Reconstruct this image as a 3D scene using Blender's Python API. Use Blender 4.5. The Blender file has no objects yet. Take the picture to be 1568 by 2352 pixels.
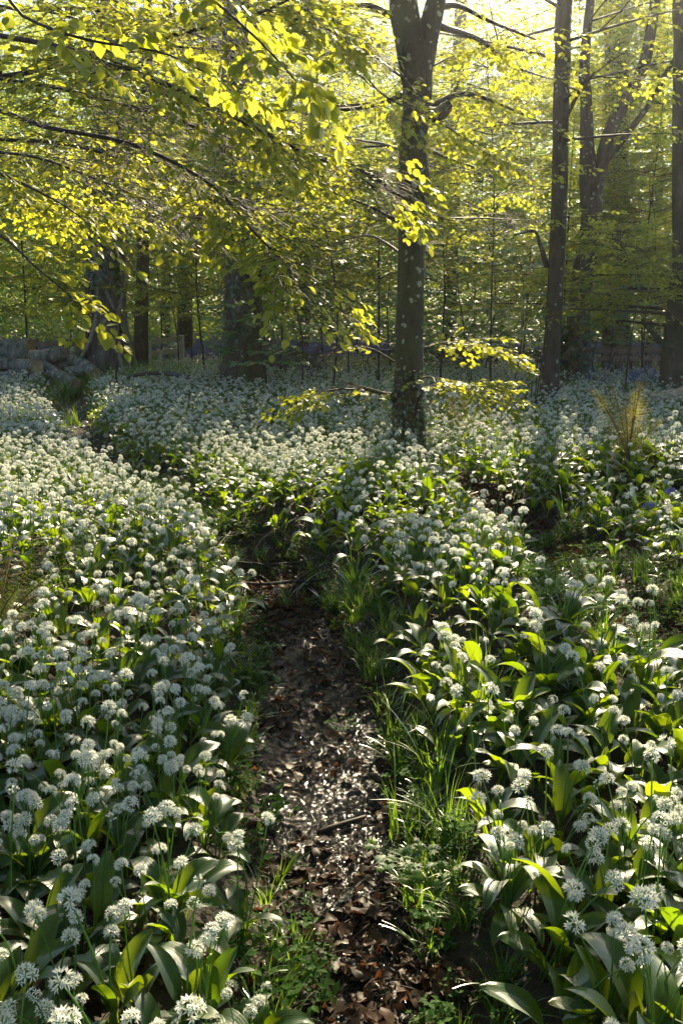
import bpy, math, random
import numpy as np
random.seed(7)
rng = np.random.default_rng(7)
R = math.radians
S = bpy.context.scene
COL = S.collection

# ------------------------------------------------------------------ camera
CAM_Z, PITCH, F = 1.5, R(12.8), 2000.0          # focal length in units of a 1568 wide frame
cam = bpy.data.cameras.new('camera')
cam.sensor_fit = 'HORIZONTAL'; cam.sensor_width = 24.0; cam.lens = 24.0 * F / 1568.0
cam.clip_start = 0.02; cam.clip_end = 1500
co = bpy.data.objects.new('camera', cam); COL.objects.link(co)
co.location = (0, 0, CAM_Z); co.rotation_euler = (math.pi / 2 - PITCH, 0, 0)
S.camera = co

# ------------------------------------------------------------------ sky, sun, exposure
SUN_EL, SUN_AZ = R(33.5), R(13)                    # azimuth measured from +Y towards +X
SUN = np.array([math.sin(SUN_AZ) * math.cos(SUN_EL), math.cos(SUN_AZ) * math.cos(SUN_EL), math.sin(SUN_EL)])
w = bpy.data.worlds.new('World'); S.world = w; w.use_nodes = True
nt = w.node_tree
bg = nt.nodes['Background']
sky = nt.nodes.new('ShaderNodeTexSky'); sky.sky_type = 'NISHITA'; sky.sun_disc = False
sky.sun_elevation = SUN_EL; sky.sun_rotation = SUN_AZ; sky.air_density = 1.0; sky.dust_density = 1.0; sky.ozone_density = 2.5
nt.links.new(sky.outputs[0], bg.inputs[0]); bg.inputs[1].default_value = 0.055
sl = bpy.data.lights.new('sun', 'SUN'); sl.energy = 5.0; sl.angle = R(0.5); sl.color = (1.0, 0.85, 0.58)
so = bpy.data.objects.new('sun', sl); COL.objects.link(so)
from mathutils import Vector, Matrix
so.rotation_euler = Vector(SUN).to_track_quat('Z', 'Y').to_euler()
S.view_settings.view_transform = 'Standard'; S.view_settings.look = 'None'
S.view_settings.exposure = 2.0; S.view_settings.gamma = 1.0
S.render.engine = 'CYCLES'
cy = S.cycles
cy.max_bounces = 6; cy.diffuse_bounces = 4; cy.glossy_bounces = 2; cy.transmission_bounces = 3
cy.volume_bounces = 0; cy.transparent_max_bounces = 4; cy.caustics_reflective = False; cy.caustics_refractive = False
cy.sample_clamp_indirect = 4.0; cy.use_denoising = True
S.render.threads_mode = 'AUTO'

# ------------------------------------------------------------------ small maths
def ray(u, v):
    x = (np.asarray(u, float) - 784) / F; y = -(np.asarray(v, float) - 1176) / F
    c, s = math.cos(PITCH), math.sin(PITCH)
    return x, c + y * s, -s + y * c
def at(u, v, y):                                 # the point of a pixel at distance y ahead
    a, b, c = ray(u, v); t = y / b
    return np.array([a * t, y, CAM_Z + c * t])
def onz(u, v, z=0.0):                            # the point of a pixel on the level z
    a, b, c = ray(u, v); t = (z - CAM_Z) / c
    return np.array([a * t, b * t, z])
def proj(p):
    p = np.atleast_2d(p); x = p[:, 0]; y = p[:, 1]; z = p[:, 2] - CAM_Z
    c, s = math.cos(PITCH), math.sin(PITCH)
    d = y * c - z * s; up = y * s + z * c; d = np.where(d < 0.05, 0.05, d)
    return 784 + F * x / d, 1176 - F * up / d
def norm(a):
    a = np.asarray(a, float); n = np.linalg.norm(a, axis=-1, keepdims=True); return a / np.where(n < 1e-9, 1, n)
def wob(x, y, s, k=0.0):                         # smooth noise about -1..1
    x = np.asarray(x) / s; y = np.asarray(y) / s
    return (np.sin(x * 1.7 + 1.3 * np.sin(y * 1.1 + k) + k) + np.sin(y * 1.9 + 1.7 * np.sin(x * .8 + 2 * k)) + np.sin((x + y) * 1.3 + k * 3)) / 3
def inpoly(u, v, poly):
    u = np.asarray(u); v = np.asarray(v); ins = np.zeros(u.shape, bool)
    n = len(poly)
    for i in range(n):
        x0, y0 = poly[i]; x1, y1 = poly[(i + 1) % n]
        c = ((y0 > v) != (y1 > v)) & (u < (x1 - x0) * (v - y0) / ((y1 - y0) or 1e-9) + x0)
        ins ^= c
    return ins
def polydist(x, y, pts, wid):
    best = np.full(np.shape(x), 1e9); bw = np.full(np.shape(x), .1)
    for i in range(len(pts) - 1):
        ax, ay = pts[i][:2]; bx, by = pts[i + 1][:2]
        dx, dy = bx - ax, by - ay; L = dx * dx + dy * dy
        t = np.clip(((x - ax) * dx + (y - ay) * dy) / L, 0, 1)
        d = np.hypot(x - ax - t * dx, y - ay - t * dy)
        ww = wid[i] + (wid[i + 1] - wid[i]) * t
        m = d - ww < best
        best = np.where(m, d - ww, best); bw = np.where(m, ww, bw)
    return best                                  # distance beyond the edge

# ------------------------------------------------------------------ paths and terrain
P1 = [(900, 2700, 200), (850, 2352, 150), (800, 2150, 130), (768, 1950, 165), (752, 1780, 165), (730, 1650, 135), (705, 1540, 112), (672, 1450, 100), (635, 1370, 90), (590, 1310, 60)]
PATH1 = [onz(u, v) for u, v, _ in P1]
W1 = [wd * np.linalg.norm(p - np.array([0, 0, CAM_Z])) / F for p, (_, _, wd) in zip(PATH1, P1)]
G1 = [(590, 1320, 60), (510, 1265, 56), (420, 1200, 50), (330, 1140, 44), (250, 1085, 40), (190, 1020, 36), (155, 960, 34), (170, 915, 34)]
GAP1 = [onz(u, v) for u, v, _ in G1]
WG1 = [wd * np.linalg.norm(p - np.array([0, 0, CAM_Z])) / F for p, (_, _, wd) in zip(GAP1, G1)]
G2 = [(1700, 1660, 140), (1568, 1590, 115), (1460, 1520, 95), (1370, 1455, 75), (1300, 1395, 55), (1230, 1320, 40), (1150, 1260, 36), (1080, 1210, 28), (1000, 1165, 20)]
GAP2 = [onz(u, v) for u, v, _ in G2]
WG2 = [wd * np.linalg.norm(p - np.array([0, 0, CAM_Z])) / F for p, (_, _, wd) in zip(GAP2, G2)]

def height(x, y):
    x = np.asarray(x, float); y = np.asarray(y, float)
    d1 = polydist(x, y, PATH1, W1); g1 = polydist(x, y, GAP1, WG1); g2 = polydist(x, y, GAP2, WG2)
    sm = lambda d, s: 1 / (1 + np.exp(-d / s))
    h = 0.16 * sm(d1 - .12, .06) + 0.17 * sm(g1 - .12, .09) + 0.16 * sm(g2 - .1, .08) - .31
    h += .035 * wob(x, y, .9) + .05 * wob(x, y, 2.7, 2) * np.clip(y / 6, 0, 1)
    b = np.exp(-((x - 2.4) / 1.7) ** 2 - ((y - 6.3) / .75) ** 2)        # the bank on the right
    h += .26 * b
    h += .14 * np.exp(-((x + 1.9) / 1.2) ** 2 - ((y - 3.4) / 1.6) ** 2) + .17 * np.exp(-((x - .85) / .45) ** 2 - ((y - 3.5) / .7) ** 2) + .08 * np.exp(-((x - .1) / .9) ** 2 - ((y - 5.6) / .8) ** 2)
    far = np.clip((y - 30) / 40, 0, 1)
    return h + far * far * 1.2
def hz(x, y): return float(height(np.array([x]), np.array([y]))[0])

# ------------------------------------------------------------------ mesh soup
class Soup:
    def __init__(s): s.v = []; s.t = []; s.q = []; s.a = []; s.n = 0
    def add(s, v, tris=None, quads=None, luv=None):
        v = np.asarray(v, np.float32).reshape(-1, 3)
        if tris is not None and len(tris): s.t.append(np.asarray(tris, np.int32).reshape(-1, 3) + s.n)
        if quads is not None and len(quads): s.q.append(np.asarray(quads, np.int32).reshape(-1, 4) + s.n)
        s.a.append(np.zeros((len(v), 3), np.float32) if luv is None else np.asarray(luv, np.float32).reshape(-1, 3))
        s.v.append(v); s.n += len(v)
    def join(s, o, M=None):
        if not o.v: return
        v = np.concatenate(o.v)
        if M is not None: v = v @ np.array(M)[:3, :3].T + np.array(M)[:3, 3]
        s.add(v, np.concatenate(o.t) if o.t else None, np.concatenate(o.q) if o.q else None, np.concatenate(o.a))
    def mesh(s, name, mat, smooth=True):
        m = bpy.data.meshes.new(name)
        v = np.concatenate(s.v) if s.v else np.zeros((0, 3), np.float32)
        t = np.concatenate(s.t) if s.t else np.zeros((0, 3), np.int32)
        q = np.concatenate(s.q) if s.q else np.zeros((0, 4), np.int32)
        m.vertices.add(len(v)); m.vertices.foreach_set('co', v.ravel())
        loops = np.concatenate([t.ravel(), q.ravel()]).astype(np.int32)
        m.loops.add(len(loops)); m.loops.foreach_set('vertex_index', loops)
        st = np.concatenate([np.arange(len(t)) * 3, len(t) * 3 + np.arange(len(q)) * 4]).astype(np.int32)
        m.polygons.add(len(st)); m.polygons.foreach_set('loop_start', st)
        m.update(calc_edges=True)
        m.polygons.foreach_set('use_smooth', np.full(len(st), smooth))
        at_ = m.attributes.new('luv', 'FLOAT_VECTOR', 'POINT')
        at_.data.foreach_set('vector', np.concatenate(s.a).ravel() if s.a else [])
        if mat: m.materials.append(mat)
        return m
    def obj(s, name, mat, parent=None, smooth=True, link=True):
        o = bpy.data.objects.new(name, s.mesh(name, mat, smooth))
        if link: COL.objects.link(o)
        if parent: o.parent = parent
        return o
def tag(o, label=None, cat=None, group=None, kind=None):
    for k, x in (('label', label), ('category', cat), ('group', group), ('kind', kind)):
        if x: o[k] = x
    return o
def empty(name, loc, label=None, cat=None, group=None, rz=0):
    o = bpy.data.objects.new(name, None); COL.objects.link(o); o.location = loc; o.rotation_euler = (0, 0, rz)
    o.empty_display_size = .1
    return tag(o, label, cat, group)
def localise(o, loc):                            # the mesh was written in world space: bring it under an Empty at loc
    o.data.transform(Matrix.Translation(-Vector(loc))); return o

def spline(P, n):
    P = np.asarray(P, float); k = len(P)
    if k < 3:
        t = np.linspace(0, 1, n)[:, None]; return P[0] * (1 - t) + P[-1] * t
    Q = np.vstack([2 * P[0] - P[1], P, 2 * P[-1] - P[-2]])
    out = []
    for s in np.linspace(0, k - 1 - 1e-6, n):
        i = int(s); t = s - i; a, b, c, d = Q[i:i + 4]
        out.append(.5 * ((2 * b) + (-a + c) * t + (2 * a - 5 * b + 4 * c - d) * t * t + (-a + 3 * b - 3 * c + d) * t ** 3))
    return np.array(out)
def tube(sp, P, r, sides=8, n=None, lump=0.0, cap=True, flare=None, seed=0):
    """P: control points, r: radii at them"""
    P = np.asarray(P, float); r = np.asarray(r, float)
    n = n or max(4, 3 * len(P))
    PR = spline(np.hstack([P, r[:, None]]), n); C = PR[:, :3]; rad = np.abs(PR[:, 3])
    T = norm(np.gradient(C, axis=0))
    a = np.array([1.0, 0, 0]) if abs(T[0][0]) < .8 else np.array([0, 1.0, 0])
    N = norm(np.cross(T[0], a)); th = np.linspace(0, 2 * math.pi, sides, endpoint=False)
    vs = []
    for i in range(n):
        N = norm(N - T[i] * (N @ T[i])); B = np.cross(T[i], N)
        k = np.ones(sides)
        if lump: k += lump * (np.sin(3 * th + i * .35 + seed) * .5 + np.sin(5 * th - i * .6 + seed * 2) * .3 + np.sin(th * 2 + i * 1.1) * .3 + rng.normal(0, .15, sides))
        if flare is not None:
            f = flare * math.exp(-i / (n * .045 + .3)); k += f * (.5 + .5 * np.cos(5 * th + seed))
        vs.append(C[i] + (np.cos(th)[:, None] * N + np.sin(th)[:, None] * B) * (rad[i] * k)[:, None])
    v = np.vstack(vs)
    i, j = np.meshgrid(np.arange(n - 1), np.arange(sides), indexing='ij'); i = i.ravel(); j = j.ravel(); j2 = (j + 1) % sides
    q = np.stack([i * sides + j, i * sides + j2, (i + 1) * sides + j2, (i + 1) * sides + j], 1)
    base = 0
    tr = None
    if cap:
        v = np.vstack([v, C[-1], C[0]]); kk = np.arange(sides); k2 = (kk + 1) % sides
        t1 = np.stack([(n - 1) * sides + kk, (n - 1) * sides + k2, np.full(sides, n * sides)], 1)
        t2 = np.stack([k2, kk, np.full(sides, n * sides + 1)], 1)
        tr = np.vstack([t1, t2])
    sp.add(v, tr, q)
    return C, rad
def twigs(sp, A, B, ra, rb):                     # many thin three-sided sticks at once
    A = np.asarray(A, float); B = np.asarray(B, float); n = len(A)
    if not n: return
    T = norm(B - A); U = norm(np.cross(T, np.array([.31, .2, .93]))); W = np.cross(T, U)
    ra = np.broadcast_to(ra, n)[:, None]; rb = np.broadcast_to(rb, n)[:, None]
    vs = []
    for k in range(3):
        c, s = math.cos(k * 2.094), math.sin(k * 2.094)
        vs.append(A + (c * U + s * W) * ra)
    for k in range(3):
        c, s = math.cos(k * 2.094), math.sin(k * 2.094)
        vs.append(B + (c * U + s * W) * rb)
    v = np.stack(vs, 1).reshape(-1, 3)
    b = (np.arange(n) * 6)[:, None]
    q = np.concatenate([b + [0, 1, 4, 3], b + [1, 2, 5, 4], b + [2, 0, 3, 5]])
    sp.add(v, None, q)

# ------------------------------------------------------------------ materials
def newmat(name):
    m = bpy.data.materials.new(name); m.use_nodes = True; t = m.node_tree; t.nodes.clear()
    o = t.nodes.new('ShaderNodeOutputMaterial')
    return m, t, o, (lambda k, **kw: mk(t, k, **kw)), t.links.new
def mk(t, k, **kw):
    n = t.nodes.new(k)
    for a, b in kw.items():
        if a.startswith('i_'):
            key = a[2:]; key = int(key) if key.isdigit() else key
            n.inputs[key].default_value = b
        else: setattr(n, a, b)
    return n
def c4(c): return (c[0], c[1], c[2], 1)
def ramp(t, stops, interp='LINEAR'):
    r = t.nodes.new('ShaderNodeValToRGB'); e = r.color_ramp.elements; r.color_ramp.interpolation = interp
    while len(e) < len(stops): e.new(.5)
    for k, (p, c) in enumerate(stops): e[k].position = p; e[k].color = c4(c) if not np.isscalar(c) else (c, c, c, 1)
    return r
def leafmat(name, d0, d1, t0, t1, rough=.4, gloss=.12, tw=.5, vein=None, inst=False):
    m, t, o, N, L = newmat(name)
    g = N('ShaderNodeNewGeometry'); rnd = g.outputs['Random Per Island']
    if inst:
        oi = N('ShaderNodeObjectInfo'); ad = N('ShaderNodeMath', operation='ADD'); fr = N('ShaderNodeMath', operation='FRACT')
        L(rnd, ad.inputs[0]); L(oi.outputs['Random'], ad.inputs[1]); L(ad.outputs[0], fr.inputs[0]); rnd = fr.outputs[0]
    mx = N('ShaderNodeMix', data_type='RGBA'); mx.inputs[6].default_value = c4(d0); mx.inputs[7].default_value = c4(d1)
    mt = N('ShaderNodeMix', data_type='RGBA'); mt.inputs[6].default_value = c4(t0); mt.inputs[7].default_value = c4(t1)
    L(rnd, mx.inputs[0]); L(rnd, mt.inputs[0])
    nrm = None
    cd, ct = mx.outputs[2], mt.outputs[2]
    if vein:
        a = N('ShaderNodeAttribute', attribute_name='luv'); sx = N('ShaderNodeSeparateXYZ'); L(a.outputs['Vector'], sx.inputs[0])
        if vein == 'garlic':
            mu = N('ShaderNodeMath', operation='MULTIPLY', i_1=26.0); L(sx.outputs[0], mu.inputs[0])
        else:
            ab = N('ShaderNodeMath', operation='ABSOLUTE'); L(sx.outputs[0], ab.inputs[0])
            m1 = N('ShaderNodeMath', operation='MULTIPLY', i_1=.55); L(ab.outputs[0], m1.inputs[0])
            m2 = N('ShaderNodeMath', operation='SUBTRACT'); L(sx.outputs[1], m2.inputs[0]); L(m1.outputs[0], m2.inputs[1])
            mu = N('ShaderNodeMath', operation='MULTIPLY', i_1=52.0); L(m2.outputs[0], mu.inputs[0])
        sn = N('ShaderNodeMath', operation='SINE'); L(mu.outputs[0], sn.inputs[0])
        bp = N('ShaderNodeBump', i_Strength=.35, i_Distance=(.0003 if vein == 'garlic' else .0012)); L(sn.outputs[0], bp.inputs['Height']); nrm = bp.outputs[0]
        if vein != 'garlic':                      # the veins show darker with light behind them
            mr = N('ShaderNodeMapRange', i_1=.45, i_2=1.0, i_3=1.0, i_4=.72); L(sn.outputs[0], mr.inputs[0])
            vm = N('ShaderNodeVectorMath', operation='SCALE'); L(ct, vm.inputs[0]); L(mr.outputs[0], vm.inputs['Scale']); ct = vm.outputs[0]
    if vein == 'garlic':
        tc = N('ShaderNodeTexCoord'); nz = N('ShaderNodeTexNoise', i_Scale=22.0, i_Detail=5.0); L(tc.outputs['Object'], nz.inputs[0])
        am = N('ShaderNodeMath', operation='MULTIPLY_ADD', i_1=.9, i_2=-.62); L(sx.outputs[1], am.inputs[0])
        a3 = N('ShaderNodeMath', operation='ADD'); L(am.outputs[0], a3.inputs[0]); L(nz.outputs[0], a3.inputs[1])
        a4 = N('ShaderNodeMath', operation='MULTIPLY_ADD', i_1=.35, i_2=-.22); L(rnd, a4.inputs[0]); a5 = N('ShaderNodeMath', operation='ADD'); L(a3.outputs[0], a5.inputs[0]); L(a4.outputs[0], a5.inputs[1])
        mf_ = N('ShaderNodeMapRange', i_1=.78, i_2=.98, i_3=0.0, i_4=.7); L(a5.outputs[0], mf_.inputs[0])
        y1 = N('ShaderNodeMix', data_type='RGBA'); L(mf_.outputs[0], y1.inputs[0]); L(cd, y1.inputs[6]); y1.inputs[7].default_value = (.16, .15, .03, 1); cd = y1.outputs[2]
    df = N('ShaderNodeBsdfDiffuse'); tr = N('ShaderNodeBsdfTranslucent'); gl = N('ShaderNodeBsdfGlossy', i_Roughness=rough)
    gl.inputs[0].default_value = (1, 1, 1, 1)
    L(cd, df.inputs[0]); L(ct, tr.inputs[0])
    a1 = N('ShaderNodeMixShader', i_0=tw); L(df.outputs[0], a1.inputs[1]); L(tr.outputs[0], a1.inputs[2])
    fr_ = N('ShaderNodeLayerWeight', i_Blend=.25)
    mf = N('ShaderNodeMapRange', i_1=0.0, i_2=1.0, i_3=gloss * .35, i_4=min(1, gloss * 3)); L(fr_.outputs['Fresnel'], mf.inputs[0])
    a2 = N('ShaderNodeMixShader'); L(mf.outputs[0], a2.inputs[0]); L(a1.outputs[0], a2.inputs[1]); L(gl.outputs[0], a2.inputs[2])
    if nrm:
        for s_ in (df, gl): L(nrm, s_.inputs['Normal'])
    L(a2.outputs[0], o.inputs[0]); return m
def bark(name, dark, light, moss=(.055, .075, .008), mossf=.35, lichen=.0, scale=1.0, rough=.85):
    m, t, o, N, L = newmat(name)
    tc = N('ShaderNodeTexCoord'); mp = N('ShaderNodeMapping'); mp.inputs['Scale'].default_value = (scale, scale, scale * .35)
    L(tc.outputs['Object'], mp.inputs[0])
    n1 = N('ShaderNodeTexNoise', i_Scale=9.0, i_Detail=8.0, i_Roughness=.65); L(mp.outputs[0], n1.inputs[0])
    n2 = N('ShaderNodeTexNoise', i_Scale=38.0, i_Detail=5.0); L(mp.outputs[0], n2.inputs[0])
    r1 = ramp(t, [(.36, dark), (.64, light)]); L(n1.outputs[0], r1.inputs[0])
    n3 = N('ShaderNodeTexNoise', i_Scale=2.2, i_Detail=5.0); L(tc.outputs['Object'], n3.inputs[0])
    r2 = ramp(t, [(.5 - .1, 0.0), (.62, 1.0)]); L(n3.outputs[0], r2.inputs[0])
    mm = N('ShaderNodeMath', operation='MULTIPLY', i_1=mossf); L(r2.outputs[0], mm.inputs[0])
    mx = N('ShaderNodeMix', data_type='RGBA'); L(mm.outputs[0], mx.inputs[0]); L(r1.outputs[0], mx.inputs[6]); mx.inputs[7].default_value = c4(moss)
    col = mx.outputs[2]
    if lichen:
        nd = N('ShaderNodeTexNoise', i_Scale=14.0, i_Detail=3.0); L(tc.outputs['Object'], nd.inputs[0])
        vm = N('ShaderNodeVectorMath', operation='SCALE'); vm.inputs['Scale'].default_value = .09; L(nd.outputs['Color'], vm.inputs[0])
        va = N('ShaderNodeVectorMath', operation='ADD'); L(tc.outputs['Object'], va.inputs[0]); L(vm.outputs[0], va.inputs[1])
        vo = N('ShaderNodeTexVoronoi', i_Scale=16.0, i_Randomness=1.0); L(va.outputs[0], vo.inputs[0])
        sc = N('ShaderNodeSeparateColor'); L(vo.outputs['Color'], sc.inputs[0])
        th = N('ShaderNodeMapRange', i_1=1 - lichen, i_2=1.0, i_3=.10, i_4=.45); L(sc.outputs[0], th.inputs[0])
        lt = N('ShaderNodeMath', operation='LESS_THAN'); L(vo.outputs['Distance'], lt.inputs[0]); L(th.outputs[0], lt.inputs[1])
        gt = N('ShaderNodeMath', operation='GREATER_THAN', i_1=1 - lichen); L(sc.outputs[0], gt.inputs[0])
        ml = N('ShaderNodeMath', operation='MULTIPLY'); L(lt.outputs[0], ml.inputs[0]); L(gt.outputs[0], ml.inputs[1])
        m2 = N('ShaderNodeMath', operation='MULTIPLY', i_1=.8); L(ml.outputs[0], m2.inputs[0])
        mx2 = N('ShaderNodeMix', data_type='RGBA'); L(m2.outputs[0], mx2.inputs[0]); L(col, mx2.inputs[6]); mx2.inputs[7].default_value = (.34, .36, .25, 1); col = mx2.outputs[2]
    b = N('ShaderNodeBsdfPrincipled', i_Roughness=rough); L(col, b.inputs['Base Color'])
    ad = N('ShaderNodeMath', operation='MULTIPLY_ADD', i_1=.4); L(n2.outputs[0], ad.inputs[0]); L(n1.outputs[0], ad.inputs[2])
    bp = N('ShaderNodeBump', i_Strength=1.0, i_Distance=.035); L(ad.outputs[0], bp.inputs['Height']); L(bp.outputs[0], b.inputs['Normal'])
    L(b.outputs[0], o.inputs[0]); return m
def plain(name, a, b_, sc=20, rough=.7, bump=.4, dist=.005, stretch=(1, 1, 1)):
    m, t, o, N, L = newmat(name)
    tc = N('ShaderNodeTexCoord'); mp = N('ShaderNodeMapping'); mp.inputs['Scale'].default_value = stretch; L(tc.outputs['Object'], mp.inputs[0])
    n = N('ShaderNodeTexNoise', i_Scale=float(sc), i_Detail=6.0); L(mp.outputs[0], n.inputs[0])
    r = ramp(t, [(.32, a), (.68, b_)]); L(n.outputs[0], r.inputs[0])
    b = N('ShaderNodeBsdfPrincipled', i_Roughness=rough); L(r.outputs[0], b.inputs['Base Color'])
    bp = N('ShaderNodeBump', i_Strength=bump, i_Distance=dist); L(n.outputs[0], bp.inputs['Height']); L(bp.outputs[0], b.inputs['Normal'])
    L(b.outputs[0], o.inputs[0]); return m

M = {}
M['beech'] = leafmat('beech_leaf', (.07, .13, .012), (.12, .19, .018), (.50, .57, .03), (.80, .74, .05), .38, .07, .62, 'beech')
M['beech_far'] = leafmat('beech_leaf_far', (.09, .16, .025), (.15, .21, .03), (.46, .56, .04), (.76, .73, .06), .5, .03, .6)
M['syc'] = leafmat('sycamore_leaf', (.06, .16, .075), (.10, .21, .08), (.22, .42, .08), (.36, .52, .08), .5, .05, .42)
M['ivy'] = leafmat('ivy_leaf', (.015, .05, .018), (.035, .08, .02), (.04, .10, .02), (.08, .14, .02), .3, .18, .25)
M['dark'] = leafmat('woodland_leaf', (.05, .11, .03), (.10, .16, .03), (.32, .46, .05), (.58, .62, .07), .5, .04, .6)
M['garlic'] = leafmat('garlic_leaf', (.014, .050, .013), (.026, .080, .014), (.20, .34, .006), (.36, .46, .008), .5, .045, .45, 'garlic', True)
M['stalk'] = leafmat('garlic_stalk', (.08, .18, .03), (.12, .24, .04), (.25, .40, .04), (.32, .46, .05), .4, .1, .4, None, True)
M['petal'] = leafmat('garlic_petal', (.78, .80, .74), (.86, .87, .82), (.75, .76, .62), (.82, .82, .70), .5, .05, .42, None, True)
M['grass'] = leafmat('grass_blade', (.04, .12, .012), (.08, .18, .02), (.20, .38, .015), (.32, .48, .02), .35, .12, .5, None, True)
M['herb'] = leafmat('herb_leaf', (.02, .065, .012), (.045, .105, .016), (.14, .26, .012), (.24, .35, .018), .6, .015, .45, None, True)
M['litter'] = leafmat('fallen_leaf', (.010, .007, .005), (.055, .034, .022), (.08, .03, .01), (.28, .10, .025), .45, .03, .2, None, True)
M['fern'] = leafmat('fern_leaf', (.08, .12, .02), (.12, .14, .03), (.34, .32, .04), (.42, .38, .06), .5, .08, .5)
M['fernstem'] = plain('fern_stem', (.10, .05, .015), (.2, .11, .03), 60)
M['bluebell'] = leafmat('bluebell_petal', (.14, .15, .50), (.20, .20, .6), (.13, .14, .45), (.2, .2, .55), .5, .05, .4, None, True)
M['bark_beech'] = bark('beech_bark', (.018, .012, .008), (.065, .048, .030), (.065, .075, .010), .55, .62)
M['bark_red'] = bark('reddish_bark', (.038, .024, .018), (.10, .066, .05), (.06, .07, .012), .3, .25)
M['bark_moss'] = bark('mossy_bark', (.03, .024, .014), (.09, .075, .045), (.06, .08, .01), .75, .1)
M['bark_dark'] = bark('dark_bark', (.022, .019, .015), (.08, .07, .052), (.03, .045, .01), .5, .0)
M['bark_grey'] = bark('grey_bark', (.045, .042, .038), (.15, .14, .125), (.05, .06, .02), .3, .2)
M['twig'] = plain('twig_bark', (.012, .009, .006), (.038, .026, .017), 40)
M['vine'] = plain('vine_bark', (.12, .10, .08), (.28, .25, .21), 25, .8, .6, .01)
M['log'] = bark('log_bark', (.035, .032, .03), (.30, .28, .26), (.045, .06, .015), .35, .2, 1.0)
M['cut'] = plain('cut_wood', (.26, .18, .11), (.45, .34, .23), 14, .8, .5, .004)
M['wood'] = plain('weathered_wood', (.30, .27, .22), (.62, .57, .48), 9, .85, .6, .006, (.5, 6, 6))
M['rail'] = plain('brown_rail_wood', (.08, .055, .042), (.24, .17, .13), 9, .85, .6, .006, (.5, 6, 6))

# soil
def soil(name, wet):
    m, t, o, N, L = newmat(name)
    tc = N('ShaderNodeTexCoord'); P = tc.outputs['Object']
    n1 = N('ShaderNodeTexNoise', i_Scale=14.0, i_Detail=9.0, i_Roughness=.62); L(P, n1.inputs[0])
    n2 = N('ShaderNodeTexNoise', i_Scale=3.1, i_Detail=4.0); L(P, n2.inputs[0])
    vo = N('ShaderNodeTexVoronoi', i_Scale=26.0); L(P, vo.inputs[0])
    r = ramp(t, [(.3, (.003, .0022, .0016)), (.55, (.007, .005, .004)), (.78, (.018, .013, .009))] if wet else [(.3, (.012, .010, .006)), (.7, (.045, .034, .02))])
    L(n1.outputs[0], r.inputs[0])
    b = N('ShaderNodeBsdfPrincipled'); L(r.outputs[0], b.inputs['Base Color'])
    if wet:
        rr = ramp(t, [(.4, .06), (.62, .19)]); L(n2.outputs[0], rr.inputs[0]); L(rr.outputs[0], b.inputs['Roughness'])
        b.inputs['Specular IOR Level'].default_value = .4
    else: b.inputs['Roughness'].default_value = .9
    n4 = N('ShaderNodeTexNoise', i_Scale=62.0, i_Detail=4.0, i_Roughness=.6); L(P, n4.inputs[0])
    ad0 = N('ShaderNodeMath', operation='MULTIPLY_ADD', i_1=.5); L(vo.outputs['Distance'], ad0.inputs[0]); L(n1.outputs[0], ad0.inputs[2])
    ad = N('ShaderNodeMath', operation='MULTIPLY_ADD', i_1=.7); L(n4.outputs[0], ad.inputs[0]); L(ad0.outputs[0], ad.inputs[2])
    bp = N('ShaderNodeBump', i_Strength=1.0, i_Distance=.035); L(ad.outputs[0], bp.inputs['Height']); L(bp.outputs[0], b.inputs['Normal'])
    L(b.outputs[0], o.inputs[0]); return m
M['soil'] = soil('woodland_soil', False); M['mud'] = soil('wet_mud', True)

# ------------------------------------------------------------------ ground and path
xs = np.concatenate([np.linspace(-110, -16, 16)[:-1], np.linspace(-16, -4, 60)[:-1], np.linspace(-4, 4, 190), np.linspace(4, 16, 60)[1:], np.linspace(16, 110, 16)[1:]])
ys = np.concatenate([np.linspace(-30, -1, 12)[:-1], np.linspace(-1, 8, 210)[:-1], np.linspace(8, 40, 110), np.linspace(40, 130, 20)[1:]])
X, Y = np.meshgrid(xs, ys, indexing='ij')
Z = height(X, Y)
d1 = polydist(X, Y, PATH1, W1)
Z = Z - .045 * np.clip(-d1 / .06 - .2, 0, 1)
sp = Soup(); nx, ny = X.shape
i, j = np.meshgrid(np.arange(nx - 1), np.arange(ny - 1), indexing='ij'); i = i.ravel(); j = j.ravel()
sp.add(np.stack([X, Y, Z], -1).reshape(-1, 3), None, np.stack([i * ny + j, (i + 1) * ny + j, (i + 1) * ny + j + 1, i * ny + j + 1], 1))
tag(sp.obj('ground', M['soil']), kind='structure')
# muddy footpath: its own sheet with ridges and footprints
PC = spline(np.array([[p[0], p[1], ww] for p, ww in zip(PATH1, W1)]), 900)
T = norm(np.gradient(PC[:, :2], axis=0)); Nn = np.stack([T[:, 1], -T[:, 0]], 1)
K = 80; ss = np.linspace(-1.12, 1.12, K)
PX = PC[:, None, 0] + Nn[:, None, 0] * ss[None, :] * PC[:, None, 2]; PY = PC[:, None, 1] + Nn[:, None, 1] * ss[None, :] * PC[:, None, 2]
from mathutils import noise as mn
def mudz(x, y):
    x = np.asarray(x); y = np.asarray(y); q = np.array([mn.fractal((a * 9, b * 9, 0), .9, 2.1, 5) + .55 * abs(mn.noise((a * 30, b * 30, 7))) + .4 * abs(mn.noise((a * 75, b * 75, 3))) for a, b in zip(x.ravel(), y.ravel())]).reshape(x.shape)
    return height(x, y) + .024 * q - .008
PZ = mudz(PX, PY) - .05 * np.clip((np.abs(ss)[None, :] - .93) / .19, 0, 1) + .004
sp = Soup(); nn = len(PC)
i, j = np.meshgrid(np.arange(nn - 1), np.arange(K - 1), indexing='ij'); i = i.ravel(); j = j.ravel()
sp.add(np.stack([PX, PY, PZ], -1).reshape(-1, 3), None, np.stack([i * K + j, i * K + j + 1, (i + 1) * K + j + 1, (i + 1) * K + j], 1))
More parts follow.
